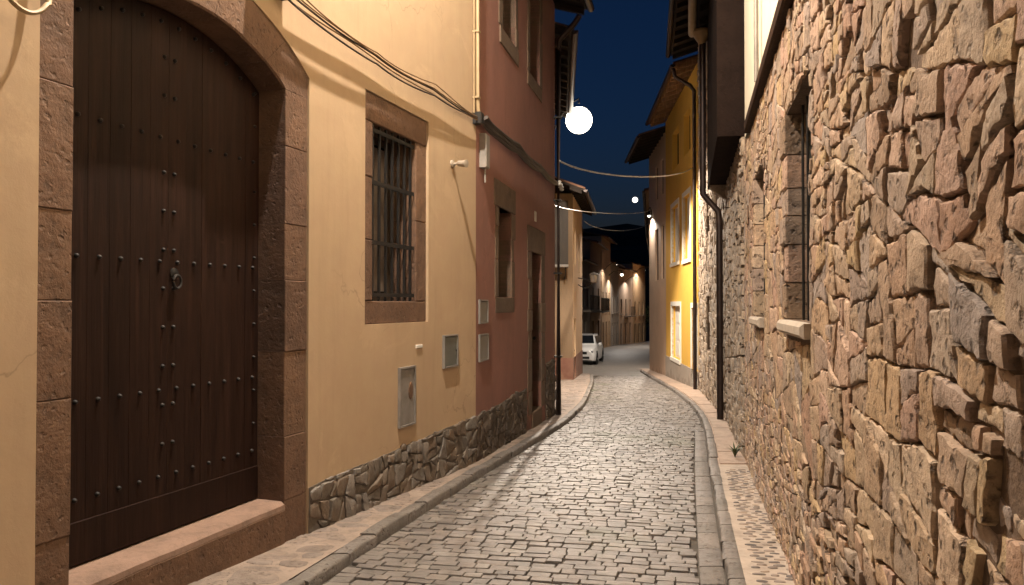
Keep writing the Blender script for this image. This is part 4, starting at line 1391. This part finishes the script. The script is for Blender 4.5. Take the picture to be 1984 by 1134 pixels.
# ---- tall stone house
h3 = empty('tall_stone_house', R3.P(3.5, 0, zg(18)), 'tall plain stone house with wide dark eave between jettied house and orange house', 'house')
s3 = lambda Y: (Y - 14.25) / R3.d.y
r3w = [(s3(15.6), s3(16.5), 3.2, 4.2), (s3(18.0), s3(18.9), 3.2, 4.2), (s3(17.75), s3(18.9), .5, 1.8), (s3(14.9), s3(15.8), -.2, 1.95)]
wall_mesh(R3, .0, R3.L, -1.4, 8.8, r3w, -.03, .3, 5).build('wall', M_MORTAR, h3)
rubble_mass(R3, .01, R3.L - .01, -.95, 8.75, r3w, h3, M_STONE2, .06, 33)
for h_ in r3w[:3]: pane_window(R3, *h_, h3, -.2)
board_door(R3, r3w[3][0], r3w[3][1], r3w[3][2], r3w[3][3], h3, -.15, M_OLDW, 4)
roof(R3, .0, R3.L + .1, 8.9, .75, h3, 5, 1.5, M_ROOFD)

# ---- orange house
h4 = empty('orange_house', R4.P(3.6, 0, zg(25)), 'bright orange plastered house with white framed windows and grey base', 'house')
s4 = lambda Y: (Y - 21.9) / R4.d.y
r4w = [(s4(25.75), s4(27.55), 3.05, 5.0), (s4(23.3), s4(24.75), 3.0, 5.0), (s4(25.4), s4(27.6), -.25, 1.55), (s4(21.98), s4(23.1), -.9, 1.5), (s4(25.75), s4(27.3), 6.3, 7.6), (s4(23.3), s4(24.6), 6.3, 7.6)]
PT = -.32
wall_mesh(R4, .0, R4.L, PT, 8.5, [(a, b, max(c, PT), d) for a, b, c, d in r4w], 0, .3, 5).build('wall', M_ORANGE, h4)
wall_mesh(R4, .0, R4.L + .005, -1.7, PT - .001, [(s4(21.98), s4(23.1), -.9, PT - .001)], .03, .3, 5).build('base_course', M_GREY, h4)
for i, (a, b, c, d) in enumerate(r4w[:4]):
    m = MB(); f = .11
    for (x0, x1, y0, y1) in ((a - f, a, c - .002, d + .002), (b, b + f, c - .002, d + .002), (a - f, b + f, d + .002, d + .15)):
        if i == 3 and x0 < a: x0 = a - .05
        m.box(R4, x0, x1, -.06, .03, y0, y1)
    if i != 3: m.box(R4, a - f, b + f, -.06, .06, c - .12, c - .003)
    fr_ = m.build('window_surround' if i != 3 else 'door_surround', M_WHITE, h4)
    mid = (a + b) / 2
    for k, (x0, x1) in enumerate(((a + .005, mid - .003), (mid + .003, b - .005))):
        m = MB(); m.box(R4, x0, x1, -.17, -.13, c + .004, d - .004); lf = m.build('shutter' if i != 3 else 'door', M_WHITE, h4)
        for q in range(3):
            z0_ = c + .08 + (d - c - .1) * q / 3; z1_ = z0_ + (d - c - .1) / 3 - .09
            m = MB(); m.bbox(R4, x0 + .07, x1 - .07, -.13, -.115, z0_, z1_, .01); m.build('panel', M_WHITE, lf)
for h_ in r4w[4:]: pane_window(R4, *h_, h4, -.18)
roof(R4, .02, R4.L, 8.6, .62, h4, 5, 1.5, M_SOFFIT)
m = MB(); q = .1
m.tube([R4.P(q, .68, 8.35), R4.P(q, .62, 8.1), R4.P(q, .2, 7.85), R4.P(q, .09, 7.7), R4.P(q, .09, zg(22) + KH)], .055, 10); m.build('drainpipe', M_PIPE, h4, 50)

# ---- pink house
h5 = empty('pink_house', R5.P(2.6, 0, zg(31)), 'pale pinkish house with narrow shuttered windows beyond the orange house', 'house')
s5 = lambda Y: (Y - 29.25) / R5.d.y
r5w = [(s5(31.4), s5(32.4), 2.6, 4.7), (s5(29.75), s5(30.6), 2.6, 4.7), (s5(29.9), s5(30.7), 5.9, 7.3), (s5(31.5), s5(32.3), 5.9, 7.3)]
wall_mesh(R5, .0, R5.L, -1.8, 8.2, r5w, 0, .25, 5).build('wall', M_PINK, h5)
for h_ in r5w: board_door(R5, *h_, h5, -.08, M_SHUT, 6, 'shutter', False)
roof(R5, .0, R5.L, 8.25, .95, h5, 5, 1.5, M_ROOFD)

# ================================================================== FAR STREET
def far_house(name, A, B, side, H, mat, label, opens, seed, balcony=None, zb=None, rise=1.0, body=5, mats=(None, None)):
    fr = Frame(A, B, side)
    zb = zg((A[1] + B[1]) / 2) if zb is None else zb
    e = empty(name, fr.P(fr.L / 2, 0, zb), label, 'house', 'houses along the far end of the street')
    hs = [(a, b, c + zb, d + zb) for a, b, c, d, k in opens]
    wall_mesh(fr, 0, fr.L - .02, zb - 1.2, H, hs, 0, .3, body).build('wall', mat, e)
    for (a, b, c, d, k) in opens:
        if k == 'd': board_door(fr, a, b, c + zb, d + zb, e, -.12, mats[0] or M_OLDW, 3)
        else:
            pane_window(fr, a, b, c + zb, d + zb, e, -.12, mats[1] or M_SHUT, 1)
            m = MB(); m.box(fr, a - .1, b + .1, -.02, .12, c + zb - .1, c + zb - .002); m.build('sill', M_GREY, e)
    for (a, b, z_) in balcony or []:
        m = MB(); m.box(fr, a, b, -.02, .8, z_ + zb - .14, z_ + zb); bal = m.build('balcony', M_GREY, e)
        m = MB(); m.box(fr, a, b, .76, .79, z_ + zb + .95, z_ + zb + 1.0); m.build('handrail', M_IRON, bal)
        n = int((b - a) / .25)
        for i in range(n + 1):
            m = MB(); s_ = a + .02 + (b - a - .04) * i / n; m.box(fr, s_ - .012, s_ + .012, .765, .785, z_ + zb, z_ + zb + .95); m.build('baluster', M_IRON, bal)
    roof(fr, -.1, fr.L + .05, H, .5, e, body, rise, M_SOFFIT, rafters=False)
    return fr, e
std = lambda L, n, h1=True: sum([[(L * (i + .5) / n - .5, L * (i + .5) / n + .5, .05, 2.3, 'd'), (L * (i + .5) / n - .45, L * (i + .5) / n + .45, 3.3, 4.9, 'w')] for i in range(n)], [])
FA, _ = far_house('far_house', (4.1, 50), (5.8, 57.5), 1, 4.6, M_GREY, 'low dark grey house behind the parked white car', [(1.2, 2.3, .05, 2.3, 'd'), (4.4, 5.5, .05, 2.3, 'd'), (2.8, 3.8, 3.4, 4.9, 'w'), (5.6, 6.6, 3.4, 4.9, 'w')], 1, [(1.6, 7.2, 3.1)], mats=(M_BLUE, None))
FB, _ = far_house('far_house', (5.82, 57.6), (7.5, 65.3), 1, 6.3, M_BROWN, 'brown far house with long balcony right of the parked white car', std(7.8, 2), 2, [(.6, 7.2, 3.1)], mats=(M_BLUE, None))
FC, _ = far_house('far_house', (7.56, 65.4), (9.35, 73.4), 1, 7.4, M_TAN, 'tallest far house, tan, with lamplight on its near corner', std(8.1, 3), 3, mats=(M_BLUE, None))
FD, _ = far_house('far_house', (9.4, 73.5), (11.15, 80.9), 1, 5.6, M_GREY, 'dim grey far house between two street lamps', std(7.5, 3), 4)
FE, _ = far_house('far_house', (11.2, 81), (13.85, 88.9), 1, 5.4, M_PINK, 'pinkish far house with small balcony lit by a lamp', std(8.2, 3), 5, [(2.8, 5.6, 3.1)])
FF, _ = far_house('far_house', (13.9, 89), (16.7, 97), 1, 6.3, M_YEL, 'last yellow house at the end of the street', std(8.3, 3), 6)
FG, _ = far_house('far_house', (6.75, 36.2), (11.2, 61), -1, 7.0, M_GREY, 'long grey house edge on beyond the pink house', std(25, 6), 7)
FH, _ = far_house('far_house', (11.25, 61.2), (18.0, 97), -1, 7.0, M_TAN, 'tan house edge on at the far right bend of the street', std(36, 8), 8)
FI, _ = far_house('far_house', (-6, 44.5), (3.6, 49.0), 1, 6.2, M_BROWN, 'dark house at the back of the little square behind the tan house', std(10, 3), 9)
# upper terrace buildings seen dark above the roofs
FJ, _ = far_house('far_house', (3.0, 66), (7.0, 80), 1, 9.3, M_BROWN, 'dark gabled house rising behind the far roofs', [(2, 3, 8.5, 9.8, 'w'), (5, 6, 8.5, 9.8, 'w')], 10)

# tree at the end of the street
def tree(loc, h, rx, seed, label):
    rnd = random.Random(seed)
    e = empty('tree', loc, label, 'tree')
    m = MB()
    b = Vector(loc)
    m.tube([b, b + Vector((.05, 0, h * .3)), b + Vector((0, .1, h * .6)), b + Vector((.1, 0, h * .85))], .16, 8, .04)
    for k in range(7):
        a = rnd.uniform(0, 6.28); z = h * rnd.uniform(.35, .7)
        m.tube([b + Vector((0, 0, z)), b + Vector((math.cos(a) * rx * .4, math.sin(a) * rx * .4, z + h * .12)), b + Vector((math.cos(a) * rx * .8, math.sin(a) * rx * .8, z + h * .2))], .05, 5, .012)
    m.build('trunk', M_BARK, e, 60)
    m = MB()
    for k in range(26):
        a = rnd.uniform(0, 6.28); r_ = rx * math.sqrt(rnd.random()) * .8; z = h * rnd.uniform(.42, .98)
        c = b + Vector((math.cos(a) * r_, math.sin(a) * r_, z)); cr = rnd.uniform(.35, .6) * rx * .5
        for q in range(60):
            d = Vector((rnd.gauss(0, 1), rnd.gauss(0, 1), rnd.gauss(0, .8))) * cr * .6
            u = Vector((rnd.gauss(0, 1), rnd.gauss(0, 1), rnd.gauss(0, 1))).normalized() * rnd.uniform(.05, .1)
            v = u.cross(Vector((rnd.gauss(0, 1), rnd.gauss(0, 1), rnd.gauss(0, 1)))).normalized() * .05
            p = c + d
            m.add([p - u, p + v, p + u, p - v], [(0, 1, 2, 3)])
    m.build('crown', M_LEAF, e)
tree((17.1, 99.5, zg(99)), 4.6, 1.6, 4, 'small leafy tree at the far end of the street')

# ================================================================== STREET LAMPS
def lamp(loc, anchor, power, label, globe=.25, gmat=None, spot=160, hood=True, blend=.25, color=LAMP, srad=.06, group='street lamps', extra=None, shell=0, aim=None):
    """wall lamp: arm from anchor, hood, glass globe; its light leaves just below the glass"""
    loc = Vector(loc); anchor = Vector(anchor)
    e = empty('street_lamp', anchor, label, 'street lamp', group)
    top = loc + Vector((0, 0, globe * 1.0 + .08))
    m = MB()
    a1 = anchor + Vector((0, 0, .0))
    m.tube([a1, a1 + (top - a1) * .35 + Vector((0, 0, .22)), a1 + (top - a1) * .75 + Vector((0, 0, .26)), top + Vector((0, 0, .16)), top + Vector((0, 0, .02))], .026, 8)
    d = (Vector((loc.x, loc.y, 0)) - Vector((anchor.x, anchor.y, 0))).normalized()
    m.lathe(anchor - d * .005, [(.09, 0), (.09, .02), (.04, .035)], 12, d)
    m.build('bracket', M_IRON, e, 50)
    if hood:
        m = MB(); m.lathe(top - Vector((0, 0, .1)), [(globe * .95, -.05), (globe * 1.15, -.06), (globe * .8, .03), (.07, .1), (.04, .14)], 18); m.build('hood', M_IRON, e, 50)
    m = MB()
    m.lathe(loc, [(globe * math.sin(math.pi * (k + .5) / 12), -globe * math.cos(math.pi * (k + .5) / 12)) for k in range(12)], 20); m.build('globe', gmat or M_GLOBE, e, 60)
    if shell:
        m = MB(); m.lathe(loc, [(shell * math.sin(math.pi * (k + .5) / 18), -shell * math.cos(math.pi * (k + .5) / 18)) for k in range(18)], 32); m.build('glass_shell', M_SHELL, e, 60)
    ld = bpy.data.lights.new('lamp_light', 'SPOT')
    ld.energy = power; ld.color = color; ld.spot_size = R(spot); ld.spot_blend = blend; ld.shadow_soft_size = srad
    lo = bpy.data.objects.new('lamp_light', ld); COL.objects.link(lo); lo.parent = e
    lo.location = loc - Vector((0, 0, max(globe, shell) + .02 + srad)) - anchor
    if aim: lo.rotation_euler = Vector(aim).to_track_quat('-Z', 'Y').to_euler()
    if extra:                            # long throw of the street optics down the road
        l2 = bpy.data.lights.new('lamp_light', 'SPOT')
        l2.energy = extra[2]; l2.color = color; l2.spot_size = R(extra[1]); l2.spot_blend = .6; l2.shadow_soft_size = srad
        o2 = bpy.data.objects.new('lamp_light', l2); COL.objects.link(o2); o2.parent = e
        o2.location = lo.location
        o2.rotation_euler = (Vector(extra[0]) - (lo.location + anchor)).to_track_quat('-Z', 'Y').to_euler()
    return e
lamp(YW.P(YW.S(5.6), .9, 7.95), YW.P(YW.S(5.6), 0, 7.8), 3600, 'street lamp above the arched doorway', .2, spot=165, srad=.05)
lamp((1.91, 22.0, 6.85), BW.P(BW.L - .1, 0, 6.5), 5200, 'big glowing round street lamp against the night sky', .38, spot=128, blend=.3, hood=False, extra=((4.6, 33, -1.0), 56, 1500), aim=(.14, -.2, -1))
lamp(FC.P(6.4, 1.2, 4.35), FC.P(6.4, 0, 4.3), 560, 'distant lit lamp beside the tallest far house', .13, M_FARGL, color=FARC)
lamp(FC.P(.9, 1.2, 5.0), FC.P(.9, 0, 4.4), 320, 'lamp on the near corner of the tallest far house', .045, M_FARGL, color=FARC)
lamp(FE.P(3.6, 1.2, 4.4), FE.P(3.6, 0, 4.1), 260, 'distant lamp above the small balcony', .045, M_FARGL, color=FARC)
lamp(FF.P(2.2, 1.1, 5.6), FF.P(2.2, 0, 5.5), 600, 'lamp on the last yellow house', .045, M_FARGL)
lamp(R5.P(R5.L - 1.1, .13, 5.45), R5.P(R5.L - 1.1, 0, 5.4), 700, 'small lit lamp on the pink house edge', .07, M_FARGL)
lamp(FG.P(2.2, .22, 5.0), FG.P(2.2, 0, 4.9), 1500, 'added unseen lamp behind the pink house, lighting the parked car', .08, M_FARGL)  # extra lamp added out of view to brighten the car
ln = empty('wall_lantern', TS.P(2.5, 0, 2.4), 'unlit scrolled iron lantern on the bright side of tan house', 'lantern')
m = MB(); q = TS.P
m.tube([q(2.5, 0, 2.35), q(2.5, .25, 2.2), q(2.5, .5, 2.3), q(2.5, .6, 2.45)], .02, 6); m.tube([q(2.5, 0, 2.6), q(2.5, .3, 2.55), q(2.5, .6, 2.45)], .02, 6); m.build('bracket', M_IRON, ln, 50)
m = MB(); m.lathe(q(2.5, .6, 2.4), [(.04, 0), (.13, .05), (.16, .3), (.2, .32), (.03, .42)], 8); m.build('lantern_body', M_ZINC, ln)

# ================================================================== CABLES
def cable(name, pts, r, mat, label, sag=0, n=14, group=None, wob=0, seed=0):
    rnd = random.Random(seed)
    pts = [Vector(p) for p in pts]
    full = []
    for i in range(len(pts) - 1):
        a_, b_ = pts[max(i - 1, 0)], pts[min(i + 2, len(pts) - 1)]
        for k in range(n):
            f = k / n
            p = 0.5 * (2 * pts[i] + (pts[i + 1] - a_) * f + (2 * a_ - 5 * pts[i] + 4 * pts[i + 1] - b_) * f * f + (3 * pts[i] - a_ - 3 * pts[i + 1] + b_) * f ** 3)
            p.z -= 4 * sag * f * (1 - f)
            if wob: p.z += wob * noise.noise(Vector((p.y * 1.3, seed * 7.1, 0)))
            full.append(p)
    full.append(pts[-1])
    m = MB(); m.tube(full, r, 6)
    o = m.build(name, mat, None, 60)
    return tag(o, label, 'cable', group)
for k in range(5):
    zz0 = 3.80 + [0, .035, .06, -.03, .085][k]
    c = [YW.P(YW.S(5.6), .05 + .012 * k, zz0 + .05), YW.P(YW.S(6.9), .045 + .01 * k, zz0 - .01 * k), YW.P(YW.S(8.1), .05 + .008 * k, zz0 + .004 * k), YW.P(YW.S(9.36), .06, 3.82 + .012 * k)]
    cable('cable', c, .0065 + .002 * (k % 2), M_CABLET if k % 2 == 0 else M_CABLE, ['second lowest', 'middle', 'second highest', 'lowest', 'topmost'][k] + ' thin cable of the bundle along the cream wall', .008 + .006 * k, 12, 'cable bundle on the cream wall', .018, k + 1)
for k in range(4):
    c = [RW.P(.05, .06 + .02 * k, 3.84 + .02 * k), RW.P(2.0, .08 + .02 * (k % 2), 3.84 + .035 * k), RW.P(3.8, .09, 3.86 + .03 * k), RW.P(RW.L - .2, .1, 3.9 + .015 * k)]
    cable('cable', c, .024, M_CABLE, ['lowest', 'second lowest', 'second highest', 'topmost'][k] + ' thick black cable along the red wall', .05, 10, 'black cable bundle on the red wall', .02, 20 + k)
ins = empty('cable_clamp', RW.P(RW.L - .2, 0, 3.85), 'shiny pale cable clamp at the end of red wall', 'clamp')
m = MB()
for k in range(3): m.lathe(RW.P(RW.L - .25 + .14 * k, .13, 3.86 - .03 * k), [(.02, 0), (.045, .02), (.03, .05), (.045, .08), (.02, .1)], 8)
m.build('insulator', M_WHITE, ins, 50)
cl = empty('cable_clamp', YW.P(YW.S(9.36), 0, 3.8), 'dark clamp where the cables pass from cream to red wall', 'clamp')
m = MB(); m.bbox(YW, YW.S(9.30), YW.S(9.40), 0, .11, 3.78, 3.92, .01); m.build('clamp_body', M_IRON, cl)
jx = empty('junction_box', YW.P(YW.S(5.55), 0, 3.85), 'black box above the arch where the cable bundle starts', 'junction box')
m = MB(); m.bbox(YW, YW.S(5.30), YW.S(5.66), 0, .12, 3.83, 4.03, .02); m.build('case', M_IRON, jx)
cable('cable', [RW.P(RW.L - .1, .1, 4.37), R4.P(s4(23.0), .02, 5.65)], .018, M_CABLEW, 'pale cable slung high from red house to orange house', .28, 24)
cable('cable', [BW.P(BW.L - .1, .05, 4.4), R5.P(R5.L - .4, .03, 5.75)], .013, M_CABLEW, 'thin cable slung lower down between brown and pink house', .18, 24)
cable('cable', [TS.P(TS.L - .1, .1, 5.0), (9.0, 50, 7.0)], .02, M_CABLEW, 'faint cable hanging in front of the dark hill', .5, 24)
cable('cable', [YW.P(YW.S(3.43), .03, 4.2), YW.P(YW.S(3.455), .07, 3.3), YW.P(YW.S(3.53), .10, 3.03), YW.P(YW.S(3.64), .10, 2.97), YW.P(YW.S(3.74), .09, 3.04), YW.P(YW.S(3.79), .05, 3.2), YW.P(YW.S(3.8), .03, 4.2)], .012, M_PIPEL, 'pale cable loop hanging at the top left beside the portal', 0, 6)

# ================================================================== CAR
def car(loc, rz, label, group):
    e = empty('parked_car', (0, 0, 0), label, 'car', group)
    # side profile (y from nose 0 to tail, z) swept with width that narrows to the roof
    def loft(secs, name, mat, sm=35, parent=e):
        m = MB(); vs = []
        n = len(secs[0])
        for sct in secs: vs += sct
        fs = []
        for j in range(len(secs) - 1):
            for i in range(n): fs.append((j * n + i, j * n + (i + 1) % n, (j + 1) * n + (i + 1) % n, (j + 1) * n + i))
        fs += [tuple(range(n)), tuple((len(secs) - 1) * n + i for i in range(n))]
        m.add(vs, fs); return m.build(name, mat, parent, sm)
    L = 4.4
    def sec(y, zb, zt, wb, wm, wt):
        zm = zb + (zt - zb) * .55
        return [(-wb, y, zb), (wb, y, zb), (wm, y, zb + .12), (wm, y, zm), (wt, y, zt - .05), (wt * .85, y, zt), (-wt * .85, y, zt), (-wt, y, zt - .05), (-wm, y, zm), (-wm, y, zb + .12)]
    loft([sec(0, .32, .78, .66, .72, .6), sec(.1, .25, .88, .8, .84, .74), sec(.45, .22, .98, .86, .9, .82), (sec(1.2, .22, 1.06, .88, .92, .84)), sec(2.2, .22, 1.06, .88, .92, .86), sec(3.4, .22, 1.08, .88, .92, .86), sec(4.2, .26, 1.08, .86, .9, .8), sec(4.4, .36, 1.0, .76, .8, .7)], 'body', M_CARW)
    def gh(y, zt, w, zb=1.03, wb=.82):
        return [(-wb, y[0], zb), (wb, y[0], zb), (w, y[1], zt), (-w, y[1], zt)]
    loft([[(-.80, 1.05, 1.04), (.80, 1.05, 1.04), (.80, 1.06, 1.05), (-.80, 1.06, 1.05)], [(-.82, 1.7, 1.03), (.82, 1.7, 1.03), (.63, 1.75, 1.57), (-.63, 1.75, 1.57)], [(-.83, 3.3, 1.03), (.83, 3.3, 1.03), (.62, 3.3, 1.60), (-.62, 3.3, 1.60)], [(-.8, 4.15, 1.05), (.8, 4.15, 1.05), (.58, 3.9, 1.5), (-.58, 3.9, 1.5)]], 'cabin', M_CARW)
    m = MB(); m.add([(-.70, 1.16, 1.13), (.70, 1.16, 1.13), (.58, 1.715, 1.53), (-.58, 1.715, 1.53), (-.70, 1.2, 1.12), (.70, 1.2, 1.12), (.58, 1.75, 1.52), (-.58, 1.75, 1.52)], [(0, 1, 2, 3), (0, 1, 5, 4), (1, 2, 6, 5), (2, 3, 7, 6), (3, 0, 4, 7)])
    m.v = [(x, y - .012, z + .035) for x, y, z in m.v]
    m.build('windscreen', M_GLASS, e)
    for sx in (-1, 1):
        m = MB(); m.add([(sx * .822, 1.55, 1.10), (sx * .838, 3.75, 1.12), (sx * .655, 3.6, 1.5), (sx * .66, 1.82, 1.5)], [(0, 1, 2, 3)]); m.add([(sx * .81, 1.55, 1.10), (sx * .82, 3.75, 1.12), (sx * .64, 3.6, 1.5), (sx * .645, 1.82, 1.5)], [(0, 1, 2, 3)]); m.build('side_window', M_GLASS, e)
        m = MB(); m.lathe((sx * .60, .06, .72), [(.09, 0), (.16, .02), (.17, .12)], 12, (sx * .35, 1, .1)); m.v = [(x, y, .72 + (z - .72) * .6) for x, y, z in m.v]; m.build('headlight', M_HEAD, e, 40)
        m = MB(); m.lathe((sx * .90, 1.45, 1.08), [(.04, 0), (.09, .03), (.09, .14), (.05, .17)], 10, (sx, .1, .05)); m.build('mirror', M_CARW, e, 40)
        m = MB(); m.box(Frame((0, 4.38), (1, 4.38), -1), sx * .62 - .1, sx * .62 + .1, -.05, .03, .75, .98); m.build('tail_light', M_TAIL, e)
        for wy in (.82, 3.5):
            c = (sx * .72, wy, .33)
            m = MB(); m.lathe(c, [(.2, 0), (.31, .0), (.33, .03), (.33, .19), (.31, .215), (.2, .215)], 22, (sx, 0, 0)); wh = m.build('wheel', M_RUB, e, 40)
            m = MB(); m.lathe((c[0] + sx * .19, wy, .33), [(.21, 0), (.2, .02), (.06, .012), (.05, .035)], 16, (sx, 0, 0)); m.build('rim', M_CHR, wh, 40)
            m = MB(); m.lathe((c[0] + sx * .165, wy, .36), [(.40, 0), (.40, .034), (.33, .036)], 20, (sx, 0, 0)); m.build('wheel_arch', M_CARB, e, 40)
    fr = Frame((-.9, 0), (.9, 0), 1)
    m = MB(); m.bbox(fr, .45, 1.35, -.1, .025, .60, .74, .02); m.build('grille', M_CARB, e)
    m = MB(); m.bbox(fr, .3, 1.5, -.15, .01, .33, .5, .03); m.build('lower_grille', M_CARB, e)
    m = MB(); m.bbox(fr, .64, 1.16, 0, .035, .49, .59, .004); m.build('licence_plate', M_PLATE, e)
    e.location = loc; e.rotation_euler = (0, 0, rz)
    WLOC[e.name] = Vector(loc)
    return e
c1 = car((3.6, 41.9, zg(43)), R(-13), 'white parked car, nose towards the camera, half hidden by tan house', 'cars parked in the street')

# weeds at the foot of the right wall
def weed(loc, seed, label, n=26, h=.22):
    rnd = random.Random(seed)
    m = MB(); b = Vector(loc)
    for k in range(n):
        a = rnd.uniform(0, 6.28); l = rnd.uniform(.4, 1) * h
        d = Vector((math.cos(a) * .5, math.sin(a) * .5, 1)).normalized()
        sd = Vector((-math.sin(a), math.cos(a), 0)) * .012
        p1, p2 = b + d * l * .6, b + d * l + Vector((math.cos(a), math.sin(a), -.3)) * l * .35
        m.add([b - sd * .5, b + sd * .5, p1 + sd, p2, p1 - sd], [(0, 1, 2, 4), (4, 2, 3)])
    o = m.build('weed', M_LEAF, None)
    tag(o, label, 'weed')
weed((2.80, 9.75, zg(9.75) + KH), 1, 'green weed tuft at the foot of the rubble wall')

# moon
m = MB(); m.lathe((0, 0, 0), [(6.5 * math.sin(math.pi * (k + .5) / 14), -6.5 * math.cos(math.pi * (k + .5) / 14)) for k in range(14)], 24)
mo = m.build('moon', M_MOON, None, 60)
mo.location = (0.1593 * 1800, 1800, 1.6 + .1353 * 1800 - 6.5)
tag(mo, 'small bright moon low above the dark hill', 'moon')
